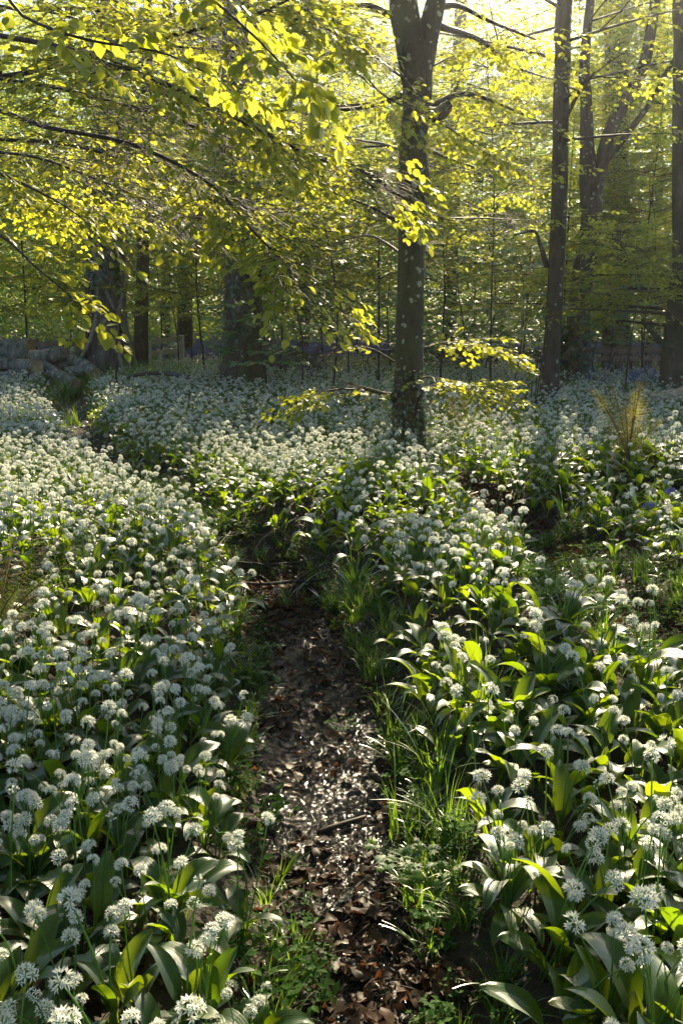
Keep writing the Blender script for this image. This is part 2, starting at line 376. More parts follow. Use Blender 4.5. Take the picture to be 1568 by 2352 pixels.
tag(sp.obj('muddy_path', M['mud']), kind='structure')

# ------------------------------------------------------------------ scattering by geometry nodes (ground cover only)
def scatter(name, pts, rot, scl, idx, protos, label, cat):
    me = bpy.data.meshes.new(name); me.from_pydata([tuple(p) for p in pts], [], [])
    a = me.attributes.new('rot', 'FLOAT_VECTOR', 'POINT'); a.data.foreach_set('vector', np.asarray(rot, np.float32).ravel())
    a = me.attributes.new('scl', 'FLOAT', 'POINT'); a.data.foreach_set('value', np.asarray(scl, np.float32))
    a = me.attributes.new('idx', 'INT', 'POINT'); a.data.foreach_set('value', np.asarray(idx, np.int32))
    o = bpy.data.objects.new(name, me); COL.objects.link(o)
    c = bpy.data.collections.new(name + '_kinds')
    for p in protos: c.objects.link(p)
    g = bpy.data.node_groups.new(name + '_nodes', 'GeometryNodeTree')
    g.interface.new_socket('Geometry', in_out='INPUT', socket_type='NodeSocketGeometry'); g.interface.new_socket('Geometry', in_out='OUTPUT', socket_type='NodeSocketGeometry')
    gi = g.nodes.new('NodeGroupInput'); go = g.nodes.new('NodeGroupOutput'); ip = g.nodes.new('GeometryNodeInstanceOnPoints')
    ci = g.nodes.new('GeometryNodeCollectionInfo'); ci.inputs[0].default_value = c; ci.inputs[1].default_value = True; ci.inputs[2].default_value = True
    def na(n, t):
        x = g.nodes.new('GeometryNodeInputNamedAttribute'); x.data_type = t; x.inputs[0].default_value = n; return x.outputs[0]
    L = g.links.new; L(gi.outputs[0], ip.inputs['Points']); L(ci.outputs[0], ip.inputs['Instance']); ip.inputs['Pick Instance'].default_value = True
    L(na('idx', 'INT'), ip.inputs['Instance Index'])
    e = g.nodes.new('FunctionNodeEulerToRotation'); L(na('rot', 'FLOAT_VECTOR'), e.inputs[0]); L(e.outputs[0], ip.inputs['Rotation'])
    L(na('scl', 'FLOAT'), ip.inputs['Scale']); L(ip.outputs[0], go.inputs[0])
    md = o.modifiers.new('scatter', 'NODES'); md.node_group = g
    return tag(o, label, cat, kind='stuff')
_pc = [0]
def proto(parts):                                # one unlinked object out of several soups with a material each
    _pc[0] += 1
    ms = [(s.mesh('kind', m), m) for s, m in parts if s.v]
    if len(ms) == 1: me = ms[0][0]
    else:
        S_ = Soup(); mi = []
        for s, m in parts:
            if not s.v: continue
            S_.join(s)
        me = S_.mesh('kind', None)
        # material index per face: tris first, then quads, in join order
        tri, quad = [], []
        k = 0
        for s, m in parts:
            if not s.v: continue
            tri += [k] * sum(len(a) for a in s.t); quad += [k] * sum(len(a) for a in s.q); k += 1
            me.materials.append(m)
        me.polygons.foreach_set('material_index', np.array(tri + quad, np.int32))
    return bpy.data.objects.new('kind_%04d' % _pc[0], me)

# ------------------------------------------------------------------ wild garlic
def garlic_leaf(L=.24, W=.055, a0=.25, bend=1.5, twist=.3, pet=.34, fold=.35, n=13, m=7):
    """runs from the origin upward and out along +X, then arches over"""
    t = np.linspace(0, 1, n); ang = a0 + bend * np.clip((t - .15) / .85, 0, 1) ** 1.4       # angle from vertical
    dx = np.sin(ang); dz = np.cos(ang); px = np.concatenate([[0], np.cumsum((dx[1:] + dx[:-1]) / 2) * L / (n - 1)]); pz = np.concatenate([[0], np.cumsum((dz[1:] + dz[:-1]) / 2) * L / (n - 1)])
    tt = np.clip((t - pet) / (1 - pet), 0, 1); wd = np.where(t < pet, .004, .004 + W / 2 * np.sin(math.pi * tt ** .8) ** .75); wd[-1] = .0008
    s = np.linspace(-1, 1, m); v = []; a = []
    for k in range(n):
        tw = twist * tt[k]; f = fold * (1 - .5 * tt[k])
        side = np.array([-math.cos(ang[k]) * math.sin(tw) * 0 , math.cos(tw), math.sin(tw)])
        nor = np.array([-math.cos(ang[k]), 0, math.sin(ang[k])])
        for q in s:
            und = .0035 * math.sin(9 * t[k] + 3 * q + L * 90) * abs(q) * (tt[k] > 0)
            v.append(np.array([px[k], 0, pz[k]]) + side * q * wd[k] + nor * (f * abs(q) ** 1.3 * wd[k] + und)); a.append((q, t[k], 0))
    i, j = np.meshgrid(np.arange(n - 1), np.arange(m - 1), indexing='ij'); i = i.ravel(); j = j.ravel()
    sp = Soup(); sp.add(v, None, np.stack([i * m + j, i * m + j + 1, (i + 1) * m + j + 1, (i + 1) * m + j], 1), a); return sp
def garlic_stalk(H=.32, lean=.06, r=.0022):
    sp = Soup(); tube(sp, [(0, 0, 0), (lean * .15, 0, H * .4), (lean * .5, 0, H * .75), (lean, 0, H)], [r * 1.3, r * 1.15, r, r * .8], 5, 8); return sp, np.array([lean, 0, H])
def garlic_head(nf=20, rad=.017, pl=.011, openp=1.0, seed=0):
    g = np.random.default_rng(seed); sp = Soup(); gr = Soup()
    for k in range(nf):
        z = 1 - (k + .5) / nf * 1.25; z = max(z, -.45); ph = k * 2.39996 + g.normal(0, .2); s = math.sqrt(max(0, 1 - z * z))
        d = norm(np.array([s * math.cos(ph), s * math.sin(ph), z + .05])); d = norm(d + g.normal(0, .10, 3))
        c = d * rad * g.uniform(.75, 1.12); twigs(gr, [np.zeros(3)], [c], .0006, .0006)
        a = norm(np.cross(d, g.normal(0, 1, 3))); b = np.cross(d, a); op = openp * g.uniform(.75, 1.15); ll = pl * g.uniform(.85, 1.15)
        for q in range(6):
            t = q * math.pi / 3 + g.normal(0, .08); e = math.cos(t) * a + math.sin(t) * b; sd = -math.sin(t) * a + math.cos(t) * b
            ax = norm(e * math.sin(op) + d * math.cos(op)); nr = np.cross(ax, sd)
            v = [c, c + ax * ll * .5 + sd * ll * .125 + nr * ll * .05, c + ax * ll + d * ll * -.08, c + ax * ll * .5 - sd * ll * .125 + nr * ll * .05, c + ax * ll * .5 - nr * ll * .04]
            sp.add(v, [(0, 1, 4), (1, 2, 4), (0, 4, 3), (4, 2, 3)])
        twigs(gr, [c], [c + d * .004], .0013, .0008)
    return sp, gr
LEAFSPEC = [dict(L=.25, W=.050, a0=.12, bend=1.15), dict(L=.27, W=.052, a0=.3, bend=1.7, twist=.5), dict(L=.23, W=.050, a0=.45, bend=1.9, twist=-.5), dict(L=.29, W=.054, a0=.2, bend=2.3, twist=.25),
            dict(L=.21, W=.045, a0=.5, bend=1.1, twist=-.2), dict(L=.26, W=.058, a0=.35, bend=2.0, twist=.0), dict(L=.18, W=.040, a0=.15, bend=.7, twist=.7)]
leaf_s = [garlic_leaf(**k) for k in LEAFSPEC]
leaf_lo = [garlic_leaf(n=7, m=3, **k) for k in LEAFSPEC]
stalk_s = [garlic_stalk(.34, .05), garlic_stalk(.30, .09), garlic_stalk(.38, .03), garlic_stalk(.26, .07)]
head_s = [garlic_head(14, .0145, .0145, .95, 1), garlic_head(17, .016, .0135, 1.1, 2), garlic_head(10, .013, .0145, .8, 3), garlic_head(12, .015, .014, 1.25, 4), garlic_head(7, .010, .011, .4, 5), garlic_head(8, .016, .011, 1.5, 6), garlic_head(18, .016, .015, 1.0, 7)]
def rotm(rz, tilt=0, ta=0):
    return Matrix.Rotation(tilt, 4, Vector((math.cos(ta), math.sin(ta), 0))) @ Matrix.Rotation(rz, 4, 'Z')
PLANTS = []                                       # each kind: list of leaves and of stalks with their heads
prs = random.Random(3)
for k in range(14):
    nl = prs.choice([3, 3, 4, 4, 5]); base = prs.uniform(0, 6.28); lv = []
    for q in range(nl):
        sc_ = prs.uniform(.8, 1.15)
        lv.append((prs.randrange(len(leaf_s)), Matrix.Translation((prs.uniform(-.012, .012), prs.uniform(-.012, .012), 0)) @ rotm(base + q * 6.283 / nl + prs.uniform(-.5, .5), prs.uniform(-.1, .15), prs.uniform(0, 6.28)) @ Matrix.Scale(sc_, 4)))
    nh = (0, 0, 1, 1, 1, 1, 2, 2, 2, 2, 2, 3, 3, 3)[k]; st = []
    for q in range(nh):
        st.append((prs.randrange(len(stalk_s)), prs.randrange(len(head_s)), Matrix.Translation((prs.uniform(-.02, .02), prs.uniform(-.02, .02), 0)) @ rotm(prs.uniform(0, 6.28), prs.uniform(0, .22), prs.uniform(0, 6.28)) @ Matrix.Scale(prs.uniform(.85, 1.12), 4), prs.uniform(-.3, .3)))
    PLANTS.append((lv, st))
def head_mat(si, tl): return Matrix.Translation(Vector(stalk_s[si][1])) @ Matrix.Rotation(tl * 1.8, 4, 'X') @ Matrix.Scale(.92 + .5 * math.sin(tl * 37) * .4, 4)
def garlic_proto(k, leaves=leaf_s, lo=False):
    lf, sk, pt = Soup(), Soup(), Soup(); lv, st = PLANTS[k]
    for i_, m_ in lv: lf.join(leaves[i_], m_)
    for si, hi, m_, tl in st:
        sk.join(stalk_s[si][0], m_); hm = m_ @ head_mat(si, tl); pt.join(head_s[hi][0], hm); sk.join(head_s[hi][1], hm)
    return proto([(lf, M['garlic']), (sk, M['stalk']), (pt, M['petal'])])
near_p = [garlic_proto(k) for k in range(14)]; far_p = [garlic_proto(k, leaf_lo) for k in range(14)]

GRASS = [[(700, 1330), (800, 1310), (880, 1370), (960, 1450), (900, 1520), (905, 1600), (960, 1760), (1060, 1800), (1100, 1960), (1040, 2140), (960, 2200), (900, 2060), (880, 1860), (850, 1640), (780, 1500), (720, 1420)],
         [(1150, 1230), (1300, 1220), (1440, 1260), (1568, 1320), (1700, 1400), (1700, 1640), (1500, 1600), (1300, 1440), (1220, 1380)],
         [(540, 1560), (600, 1500), (640, 1700), (560, 1760), (540, 1660)]]
def cand(dens, x0, x1, y0, y1, g=rng):
    n = int(dens * (x1 - x0) * (y1 - y0)); return g.uniform(x0, x1, n), g.uniform(y0, y1, n)
def infr(x, y, m=1.3): return (np.abs(x) < .42 * y + m)
def cover(x, y):                                  # how much garlic grows here
    z = height(x, y); u, v = proj(np.stack([x, y, z], 1))
    c = np.ones(len(x))
    c *= np.clip((polydist(x, y, PATH1, W1) - .07 + .04 * wob(x, y, .2)) / .10, 0, 1)
    c *= np.clip((polydist(x, y, GAP1, WG1) + .05 * wob(x, y, .3)) / .15 + .6, 0.25, 1)
    c *= np.clip((polydist(x, y, GAP2, WG2) - .03) / .2, 0, 1)
    for g_ in GRASS: c = np.where(inpoly(u, v, g_), c * .04, c)
    c *= np.where((y > 16) & (x < -4.6), .3, 1) * np.clip((25 - y) / 5, 0, 1)
    c *= np.clip(.95 + .45 * wob(x, y, 1.6, 5), .35, 1)
    c = np.where(y < 2.7, np.clip(c * 1.6, 0, 1), c)
    return c, u, v
def flowers(x, y, u, v):                           # chance of flowers
    f = np.where(u < 700, .88, .66) + .35 * wob(x, y, .55, 3)
    f = np.where((u > 900) & (v > 1480) & (v < 1980), .30 + .2 * wob(x, y, .4), f)
    f = np.where((u > 850) & (v > 1000) & (v < 1180), .55 + .3 * wob(x, y, .7), f)
    f = np.where(y > 8, 1.1 + .3 * wob(x, y, 1.2), f)
    f = np.where((u < 720) & (v > 1050) & (v < 2150), f + .25, f)
    f *= np.clip((polydist(x, y, GAP1, WG1) + .02) / .27, .03, 1)
    b_ = ((x - 2.2) / 1.6) ** 2 + ((y - 5.45) / .35) ** 2; f *= 1 - .8 * np.exp(-b_)
    return np.clip(f, .03, 1)
pts = []
for y0, y1, dens in ((.6, 3.2, 165), (3.2, 7, 135), (7, 12, 110), (12, 18, 85), (18, 26, 55)):
    xw = .42 * y1 + 1.3; x, y = cand(dens, -xw, xw, y0, y1); m = infr(x, y); x = x[m]; y = y[m]
    c, u, v = cover(x, y); keep = rng.random(len(x)) < c; x, y, u, v = x[keep], y[keep], u[keep], v[keep]
    fl = rng.random(len(x)) < flowers(x, y, u, v)
    kd = np.where(fl, np.where((u < 720) & (rng.random(len(x)) < .5), rng.integers(6, 14, len(x)), rng.integers(2, 14, len(x))), rng.integers(0, 2, len(x)))
    pts.append(np.stack([x, y, height(x, y) - .004, kd, u, v], 1))
pts = np.concatenate(pts)
pu, pv = proj(pts[:, :3] + [0, 0, .2])
d = np.linalg.norm(pts[:, :3] - [0, 0, CAM_Z], axis=1)
# a clear foreground: no plant so close that it fills the frame
ok = (pts[:, 1] > .75); pts, pu, pv, d = pts[ok], pu[ok], pv[ok], d[ok]
inv = (pu > -40) & (pu < 1610) & (pv < 2420)
order = np.argsort(np.where(inv, d, 1e9))[:300]
sel = np.zeros(len(pts), bool); sel[order] = True
rz = rng.uniform(0, 6.283, len(pts)); tl = rng.normal(0, .09, (len(pts), 2)); scl = rng.uniform(.62, .98, len(pts)) * np.clip(.92 + .12 * wob(pts[:, 0], pts[:, 1], .8, 7), .75, 1.1)
gd_ = np.minimum(polydist(pts[:, 0], pts[:, 1], GAP1, WG1) + .05, polydist(pts[:, 0], pts[:, 1], GAP2, WG2)); scl *= np.clip(.55 + gd_ / .35, .5, 1)
scl = np.where((pts[:, 4] > 980) & (pts[:, 5] > 2150), scl * 1.22, scl)
rest = ~sel
kidx = pts[:, 3].astype(int) + np.where(pts[:, 1] > 6, 14, 0)
scatter('wild_garlic_carpet', pts[rest, :3], np.stack([tl[rest, 0], tl[rest, 1], rz[rest]], 1), scl[rest], kidx[rest], near_p + far_p,
        'carpet of white flowering wild garlic covering the woodland floor', 'wild garlic')
LM = [s.mesh('leaf', M['garlic']) for s in leaf_s]; SM = [s[0].mesh('flower_stalk', M['stalk']) for s in stalk_s]
HM = []
for hs in head_s:
    J = Soup(); J.join(hs[0]); J.join(hs[1]); me = J.mesh('flower_head', M['petal']); me.materials.append(M['stalk'])
    nt_ = sum(len(a) for a in hs[0].t); nq = sum(len(a) for a in hs[1].q)
    me.polygons.foreach_set('material_index', np.array([0] * nt_ + [1] * nq, np.int32)); HM.append(me)
LM = [me.id_data if False else me for me in LM]
numw = {0: 'flowerless wild garlic', 1: 'one-headed white wild garlic', 2: 'two-headed white wild garlic', 3: 'three-headed white wild garlic'}
def region(u, v):
    if u < 700:
        side = 'at the outer edge' if u < 180 else ('near the path' if u > 430 else 'amid the leaves')
        where = 'at the bottom' if v > 2200 else ('low' if v > 1950 else ('halfway up' if v > 1700 else 'high up'))
        return side + ' ' + where + ' on the left bank'
    side = 'near the path' if u < 1080 else ('amid the leaves' if u < 1330 else 'at the outer edge')
    where = 'at the bottom' if v > 2050 else ('low' if v > 1850 else ('halfway up' if v > 1650 else 'high up'))
    return side + ' ' + where + ' on the right bank'
for n_ in order:
    x, y, z, kd, u_, v_ = pts[n_]; lv, st = PLANTS[int(kd)]
    rg = region(pu[n_], pv[n_])
    e = empty('wild_garlic', (x, y, z), '%s %s' % (numw[len(st)], rg), 'wild garlic', numw[len(st)] + ' ' + rg)
    e.rotation_euler = (tl[n_, 0], tl[n_, 1], rz[n_]); e.scale = (scl[n_],) * 3
    for li, m_ in lv:
        o = bpy.data.objects.new('leaf', LM[li]); COL.objects.link(o); o.parent = e; o.matrix_local = m_
    for si, hi, m_, t_ in st:
        o = bpy.data.objects.new('flower_stalk', SM[si]); COL.objects.link(o); o.parent = e; o.matrix_local = m_
        h_ = bpy.data.objects.new('flower_head', HM[hi]); COL.objects.link(h_); h_.parent = o; h_.matrix_local = head_mat(si, t_)

# ------------------------------------------------------------------ grass, small herbs, leaf litter
def grass_proto(n, hmin, hmax, spread, lean, seed):
    g = np.random.default_rng(seed); sp = Soup()
    for k in range(n):
        a = g.uniform(0, 6.28); r0 = g.uniform(0, spread); L_ = g.uniform(hmin, hmax); wd = g.uniform(.0014, .0030) ; le = g.uniform(.2, 1) * lean
        b = np.array([r0 * math.cos(a), r0 * math.sin(a), 0]); dr = np.array([math.cos(a + g.normal(0, .5)), math.sin(a + g.normal(0, .5)), 0]); sd = np.array([-dr[1], dr[0], 0])
        v = []; m_ = 6
        for i_ in range(m_ + 1):
            t = i_ / m_; an = le * t * 1.5
            c = b + dr * L_ * (t * math.sin(an)) * .8 + np.array([0, 0, L_ * t * math.cos(an * .8)])
            w_ = wd * (1 - t ** 2) + .0002; v += [c - sd * w_, c + sd * w_ + np.array([0, 0, w_ * .5])]
        sp.add(v, None, [(2 * i_, 2 * i_ + 1, 2 * i_ + 3, 2 * i_ + 2) for i_ in range(m_)])
    return sp
gp = [proto([(grass_proto(26, .06, .16, .05, .9, 10 + k), M['grass'])]) for k in range(4)] + [proto([(grass_proto(22, .16, .34, .05, .8, 20 + k), M['grass'])]) for k in range(3)]
G = []
def addg(x, y, lo, hi, smin=.7, smax=1.2): G.append(np.stack([x, y, height(x, y) - .005, rng.integers(lo, hi, len(x)), rng.uniform(smin, smax, len(x))], 1))
x, y = cand(280, -6, 6, 1, 8); m = infr(x, y); x, y = x[m], y[m]; z = height(x, y); u, v = proj(np.stack([x, y, z], 1))
ing = np.zeros(len(x), bool)
for g_ in GRASS: ing |= inpoly(u, v, g_)
pd = polydist(x, y, PATH1, W1); gd2 = polydist(x, y, GAP2, WG2); gd1 = polydist(x, y, GAP1, WG1)
k = (ing & (pd > .0) & (wob(x, y, .35, 4) > -.35) & (gd2 > -.06)) | ((gd1 < .05) & (wob(x, y, .4) > -.1) & (pd > .1))
x2, y2 = x[k], y[k]; addg(x2, y2, 0, 4, .4, .9)
k = ((pd > -.02) & (pd < .12) & (rng.random(len(x)) < .30)); addg(x[k], y[k], 0, 4, .5, .9)
for u_, v_, n_, s_ in ((1060, 1830, 5, .09), (1040, 1750, 3, .1), (980, 2000, 2, .07), (800, 1420, 5, .2), (1260, 1290, 5, .3)):
    p = onz(u_, v_, -.02); addg(p[0] + rng.normal(0, s_, n_), p[1] + rng.normal(0, s_, n_), 4, 7, .6, 1.0)
x, y = cand(5, -10, 10, 6, 22); m = infr(x, y) & (wob(x, y, 1.3, 8) > .1); addg(x[m], y[m], 4, 7, .8, 1.3)
x, y = cand(40, -5.2, -2.9, 15.5, 18.5); addg(x, y, 4, 7, 1.0, 1.8)
G = np.concatenate(G)
scatter('grass', G[:, :3], np.stack([rng.normal(0, .1, len(G)), rng.normal(0, .1, len(G)), rng.uniform(0, 6.28, len(G))], 1), G[:, 4], G[:, 3], gp, 'green woodland grass growing along the path verges', 'grass')
def herb_proto(n, rad, hh, ls, seed, elong=1.6):
    g = np.random.default_rng(seed); sp = Soup()
    for k in range(n):
        a = g.uniform(0, 6.28); r0 = rad * math.sqrt(g.random()); top = np.array([r0 * math.cos(a), r0 * math.sin(a), hh * g.uniform(.15, 1)])
        twigs(sp, [top * [.6, .6, 0]], [top], .0007, .0005)
        for q in range(4):
            b = g.uniform(0, 6.28); L_ = ls * g.uniform(.6, 1.2); d_ = norm(np.array([math.cos(b), math.sin(b), g.normal(.15, .3)])); sd = norm(np.cross(d_, [0, 0, 1])); up = np.cross(sd, d_)
            w_ = L_ / elong / 2
            sp.add([top, top + d_ * L_ * .45 + sd * w_ + up * w_ * .3, top + d_ * L_, top + d_ * L_ * .45 - sd * w_ + up * w_ * .3], [(0, 1, 2), (0, 2, 3)])
    return sp
hp = [proto([(herb_proto(22, .06, .05, .012, 40 + k), M['herb'])]) for k in range(3)] + [proto([(herb_proto(12, .06, .09, .024, 50 + k, 1.8), M['herb'])]) for k in range(3)]
x, y = cand(330, -5, 5, 1, 8); m = infr(x, y, .6); x, y = x[m], y[m]; z = height(x, y); u, v = proj(np.stack([x, y, z], 1))
ing = np.zeros(len(x), bool)
for g_ in GRASS: ing |= inpoly(u, v, g_)
pd = polydist(x, y, PATH1, W1); gd2 = polydist(x, y, GAP2, WG2); gd1 = polydist(x, y, GAP1, WG1)
k = (ing & (pd > -.01)) | ((pd > -.06) & (pd < .16) & (rng.random(len(x)) < .6)) | ((gd1 < .1) & (pd > .05)) | ((gd2 < .05) & (wob(x, y, .3, 6) > .25)) | ((pd < -.05) & (wob(x, y, .12, 3) > .8))
k &= rng.random(len(x)) < .55
x, y = x[k], y[k]; n = len(x)
scatter('ground_herbs', np.stack([x, y, height(x, y)], 1), np.stack([rng.normal(0, .15, n), rng.normal(0, .15, n), rng.uniform(0, 6.28, n)], 1), rng.uniform(.6, 1.25, n), rng.integers(0, 6, n), hp, 'low leafy herbs and moss creeping along the path edge', 'ground cover')
def litter_proto(n, seed):
    g = np.random.default_rng(seed); sp = Soup()
    for k in range(n):
        c = np.array([g.uniform(-.06, .06), g.uniform(-.06, .06), g.uniform(.001, .014)]); b = g.uniform(0, 6.28); L_ = g.uniform(.014, .046); w_ = L_ * g.uniform(.25, .42)
        d_ = np.array([math.cos(b), math.sin(b), g.normal(0, .22)]); sd = norm(np.cross(d_, [g.normal(0, .3), g.normal(0, .3), 1])); up = np.cross(sd, d_)
        v = []
        for t in (0, .25, .55, .85, 1):
            ww = w_ * math.sin(math.pi * min(max(t, .04), .97)) ** .7
            for q in (-1, 0, 1): v.append(c + d_ * L_ * (t - .5) + sd * ww * q * g.uniform(.6, 1.25) + d_ * g.normal(0, .002) + up * (abs(q) * ww * g.uniform(-.2, .8) + .006 * math.sin(t * 3 + k) + g.normal(0, .0022)))
        sp.add(v, None, [(3 * i_ + j_, 3 * i_ + j_ + 1, 3 * i_ + j_ + 4, 3 * i_ + j_ + 3) for i_ in range(4) for j_ in range(2)])
    return sp
def sticks(seed):
    g = np.random.default_rng(seed); sp = Soup(); a = g.uniform(-.05, .05, (2, 3)) * [1, 1, 0] + [0, 0, .010]; twigs(sp, a, a + g.normal(0, .035, (2, 3)) * [1, 1, .15], .0016, .0007); return sp
lp = [proto([(litter_proto(7, 60 + k), M['litter']), (sticks(k), M['twig'])]) for k in range(6)]
x, y = cand(900, -4.5, 4.5, .9, 7); pd = polydist(x, y, PATH1, W1); gd2 = polydist(x, y, GAP2, WG2); gd1 = polydist(x, y, GAP1, WG1)
wet = np.exp(-((y - 2.7) / .75) ** 2)
k = (((pd < .05) & (rng.random(len(x)) < (.24 + .3 * (y > 4) + .3 * (y < 2.1)) * (1 - .93 * wet))) | ((gd2 < .14) & (rng.random(len(x)) < .7)) | (rng.random(len(x)) < .025)) & infr(x, y, .8)
x, y = x[k], y[k]; n = len(x)
zz = np.where(polydist(x, y, PATH1, W1) < 0, mudz(x, y), height(x, y)) + .002
scatter('fallen_leaves', np.stack([x, y, zz], 1), np.stack([rng.normal(0, .1, n), rng.normal(0, .1, n), rng.uniform(0, 6.28, n)], 1), rng.uniform(.7, 1.2, n), rng.integers(0, 6, n), lp, 'brown fallen leaves trodden into the muddy path', 'leaf litter')
# bluebell meadow in the distance
def bb_proto(seed):
    g = np.random.default_rng(seed); a = Soup(); b = Soup()
    for k in range(7):
        p = np.array([g.uniform(-.2, .2), g.uniform(-.2, .2), 0]); H = g.uniform(.22, .36); q = p + [g.normal(0, .02), g.normal(0, .02), H]
        twigs(b, [p], [q], .003, .002)
        for j_ in range(6):
            c = q + [g.normal(0, .02), g.normal(0, .02), -j_ * .022]; twigs(a, [c], [c + [g.normal(0, .006), g.normal(0, .006), -.022]], .006, .011)
    for k in range(8):
        p = np.array([g.uniform(-.2, .2), g.uniform(-.2, .2), 0]); e_ = p + [g.normal(0, .1), g.normal(0, .1), .14]; s_ = np.array([.006, .003, 0])
        b.add([p - s_, p + s_, e_], [(0, 1, 2)])
    return proto([(a, M['bluebell']), (b, M['stalk'])])
bp_ = [bb_proto(k) for k in range(4)]
x, y = cand(17, -30, 30, 24, 62); m = infr(x, y, 2); x, y = x[m], y[m]
x3, y3 = cand(2.5, 3.5, 8.5, 13, 19); k = rng.random(len(x3)) < np.exp(-((x3 - 5.6) / 1.2) ** 2); x = np.concatenate([x, x3[k]]); y = np.concatenate([y, y3[k]]); n = len(x)
scatter('bluebell_meadow', np.stack([x, y, height(x, y)], 1), np.stack([np.zeros(n), np.zeros(n), rng.uniform(0, 6.28, n)], 1), rng.uniform(.8, 1.3, n), rng.integers(0, 4, n), bp_, 'distant drift of blue bluebells beyond the fence', 'bluebells')

# ------------------------------------------------------------------ foliage
LEAF_HI = np.array([(0, 0, 0), (.30, .22, .03), (.36, .52, .05), (.20, .82, .02), (0, 1, -.05), (-.20, .82, .02), (-.36, .52, .05), (-.30, .22, .03), (0, .3, -.03), (0, .68, -.03)], float)
LEAF_HI_T = [(0, 1, 8), (0, 8, 7), (3, 4, 9), (4, 5, 9)]; LEAF_HI_Q = [(1, 2, 9, 8), (7, 8, 9, 6)]
LEAF_HI_T = LEAF_HI_T + [(2, 3, 9), (9, 5, 6)]
LEAF_LO = np.array([(0, 0, 0), (.34, .42, .05), (0, 1, -.04), (-.34, .42, .05)], float); LEAF_LO_T = [(0, 1, 2), (0, 2, 3)]
_sy = []
for k, (a, r_) in enumerate([(0, .12), (-150, .5), (-118, .3), (-92, .78), (-58, .45), (-34, .95), (-16, .55), (0, 1.05), (16, .55), (34, .95), (58, .45), (92, .78), (118, .3), (150, .5)]):
    t = R(a); _sy.append((math.sin(t) * r_ * .62, .35 + math.cos(t) * r_ * .62 if k else .35, -.10 * r_ if k else .04))
SYC = np.array(_sy, float); SYC_T = [(0, k, k + 1) for k in range(1, 13)] + [(0, 13, 1)]
def leaves(sp, P, D, U, size, tmpl):
    P = np.asarray(P, float); n = len(P)
    if not n: return
    V, T_, Q_ = {'hi': (LEAF_HI, LEAF_HI_T, LEAF_HI_Q), 'lo': (LEAF_LO, LEAF_LO_T, None), 'syc': (SYC, SYC_T, None)}[tmpl]
    D = norm(D); Sd = norm(np.cross(D, U)); Up = np.cross(Sd, D); s = np.asarray(size)[:, None, None]
    v = P[:, None] + s * (V[None, :, 0, None] * Sd[:, None] + V[None, :, 1, None] * D[:, None] + V[None, :, 2, None] * Up[:, None])
    b = (np.arange(n) * len(V))[:, None, None]
    sp.add(v.reshape(-1, 3), (b + np.array(T_)[None]).reshape(-1, 3), (b + np.array(Q_)[None]).reshape(-1, 4) if Q_ else None, np.tile(V, (n, 1)))
def make_spray(seed, L=1.0, gap=.085, lgap=.045):
    """flat beech spray along +X in the XY plane: leaf positions, directions, and twig sticks"""
    g = np.random.default_rng(seed); P, D, A, B = [], [], [], []
    def leafline(a, b, n):
        for i_ in range(n):
            t = (i_ + .6) / n; p = a + (b - a) * t; d = norm(b - a); s = 1 if i_ % 2 else -1; an = s * g.uniform(.6, 1.0)
            dd = np.array([d[0] * math.cos(an) - d[1] * math.sin(an), d[0] * math.sin(an) + d[1] * math.cos(an), g.normal(-.22, .22)]); P.append(p); D.append(dd)
        P.append(b); D.append(norm(b - a) + [0, 0, -.2])
    n = int(L / gap); c = np.zeros(3); d = np.array([1., 0, 0]); s = 1
    for i_ in range(n):
        t = i_ / n; d = norm(d + g.normal(0, .07, 3) * [1, 1, .4] + [0, 0, -.02]); nx_ = c + d * gap; A.append(c); B.append(nx_)
        if i_ > 0:
            l_ = (.42 * (1 - t) ** .7 + .07) * g.uniform(.6, 1.15); an = s * g.uniform(.65, .95)
            e = norm(np.array([d[0] * math.cos(an) - d[1] * math.sin(an), d[0] * math.sin(an) + d[1] * math.cos(an), g.normal(-.06, .08)]))
            m_ = c + e * l_ * .5; q = m_ + norm(e + d * .35 + [0, 0, -.07]) * l_ * .5
            A += [c, m_]; B += [m_, q]; k_ = max(1, int(l_ * .5 / lgap)); leafline(c, m_, k_); leafline(m_, q, k_); s = -s
        c = nx_
    leafline(c - d * gap, c, 2)
    P = np.array(P); D = np.array(D); U = np.stack([g.normal(0, .38, len(P)), g.normal(0, .38, len(P)), np.ones(len(P))], 1)
    return P, D, norm(U), g.uniform(.75, 1.2, len(P)), np.array(A), np.array(B)
SPR = [make_spray(100 + k) for k in range(10)]
SPR_T = [make_spray(200 + k, 1.0, .14, .075) for k in range(6)]
LIT = []                                           # sun corridors: ground patches the sun reaches
def lit(u, v, z, r): LIT.append((onz(u, v, z), r))
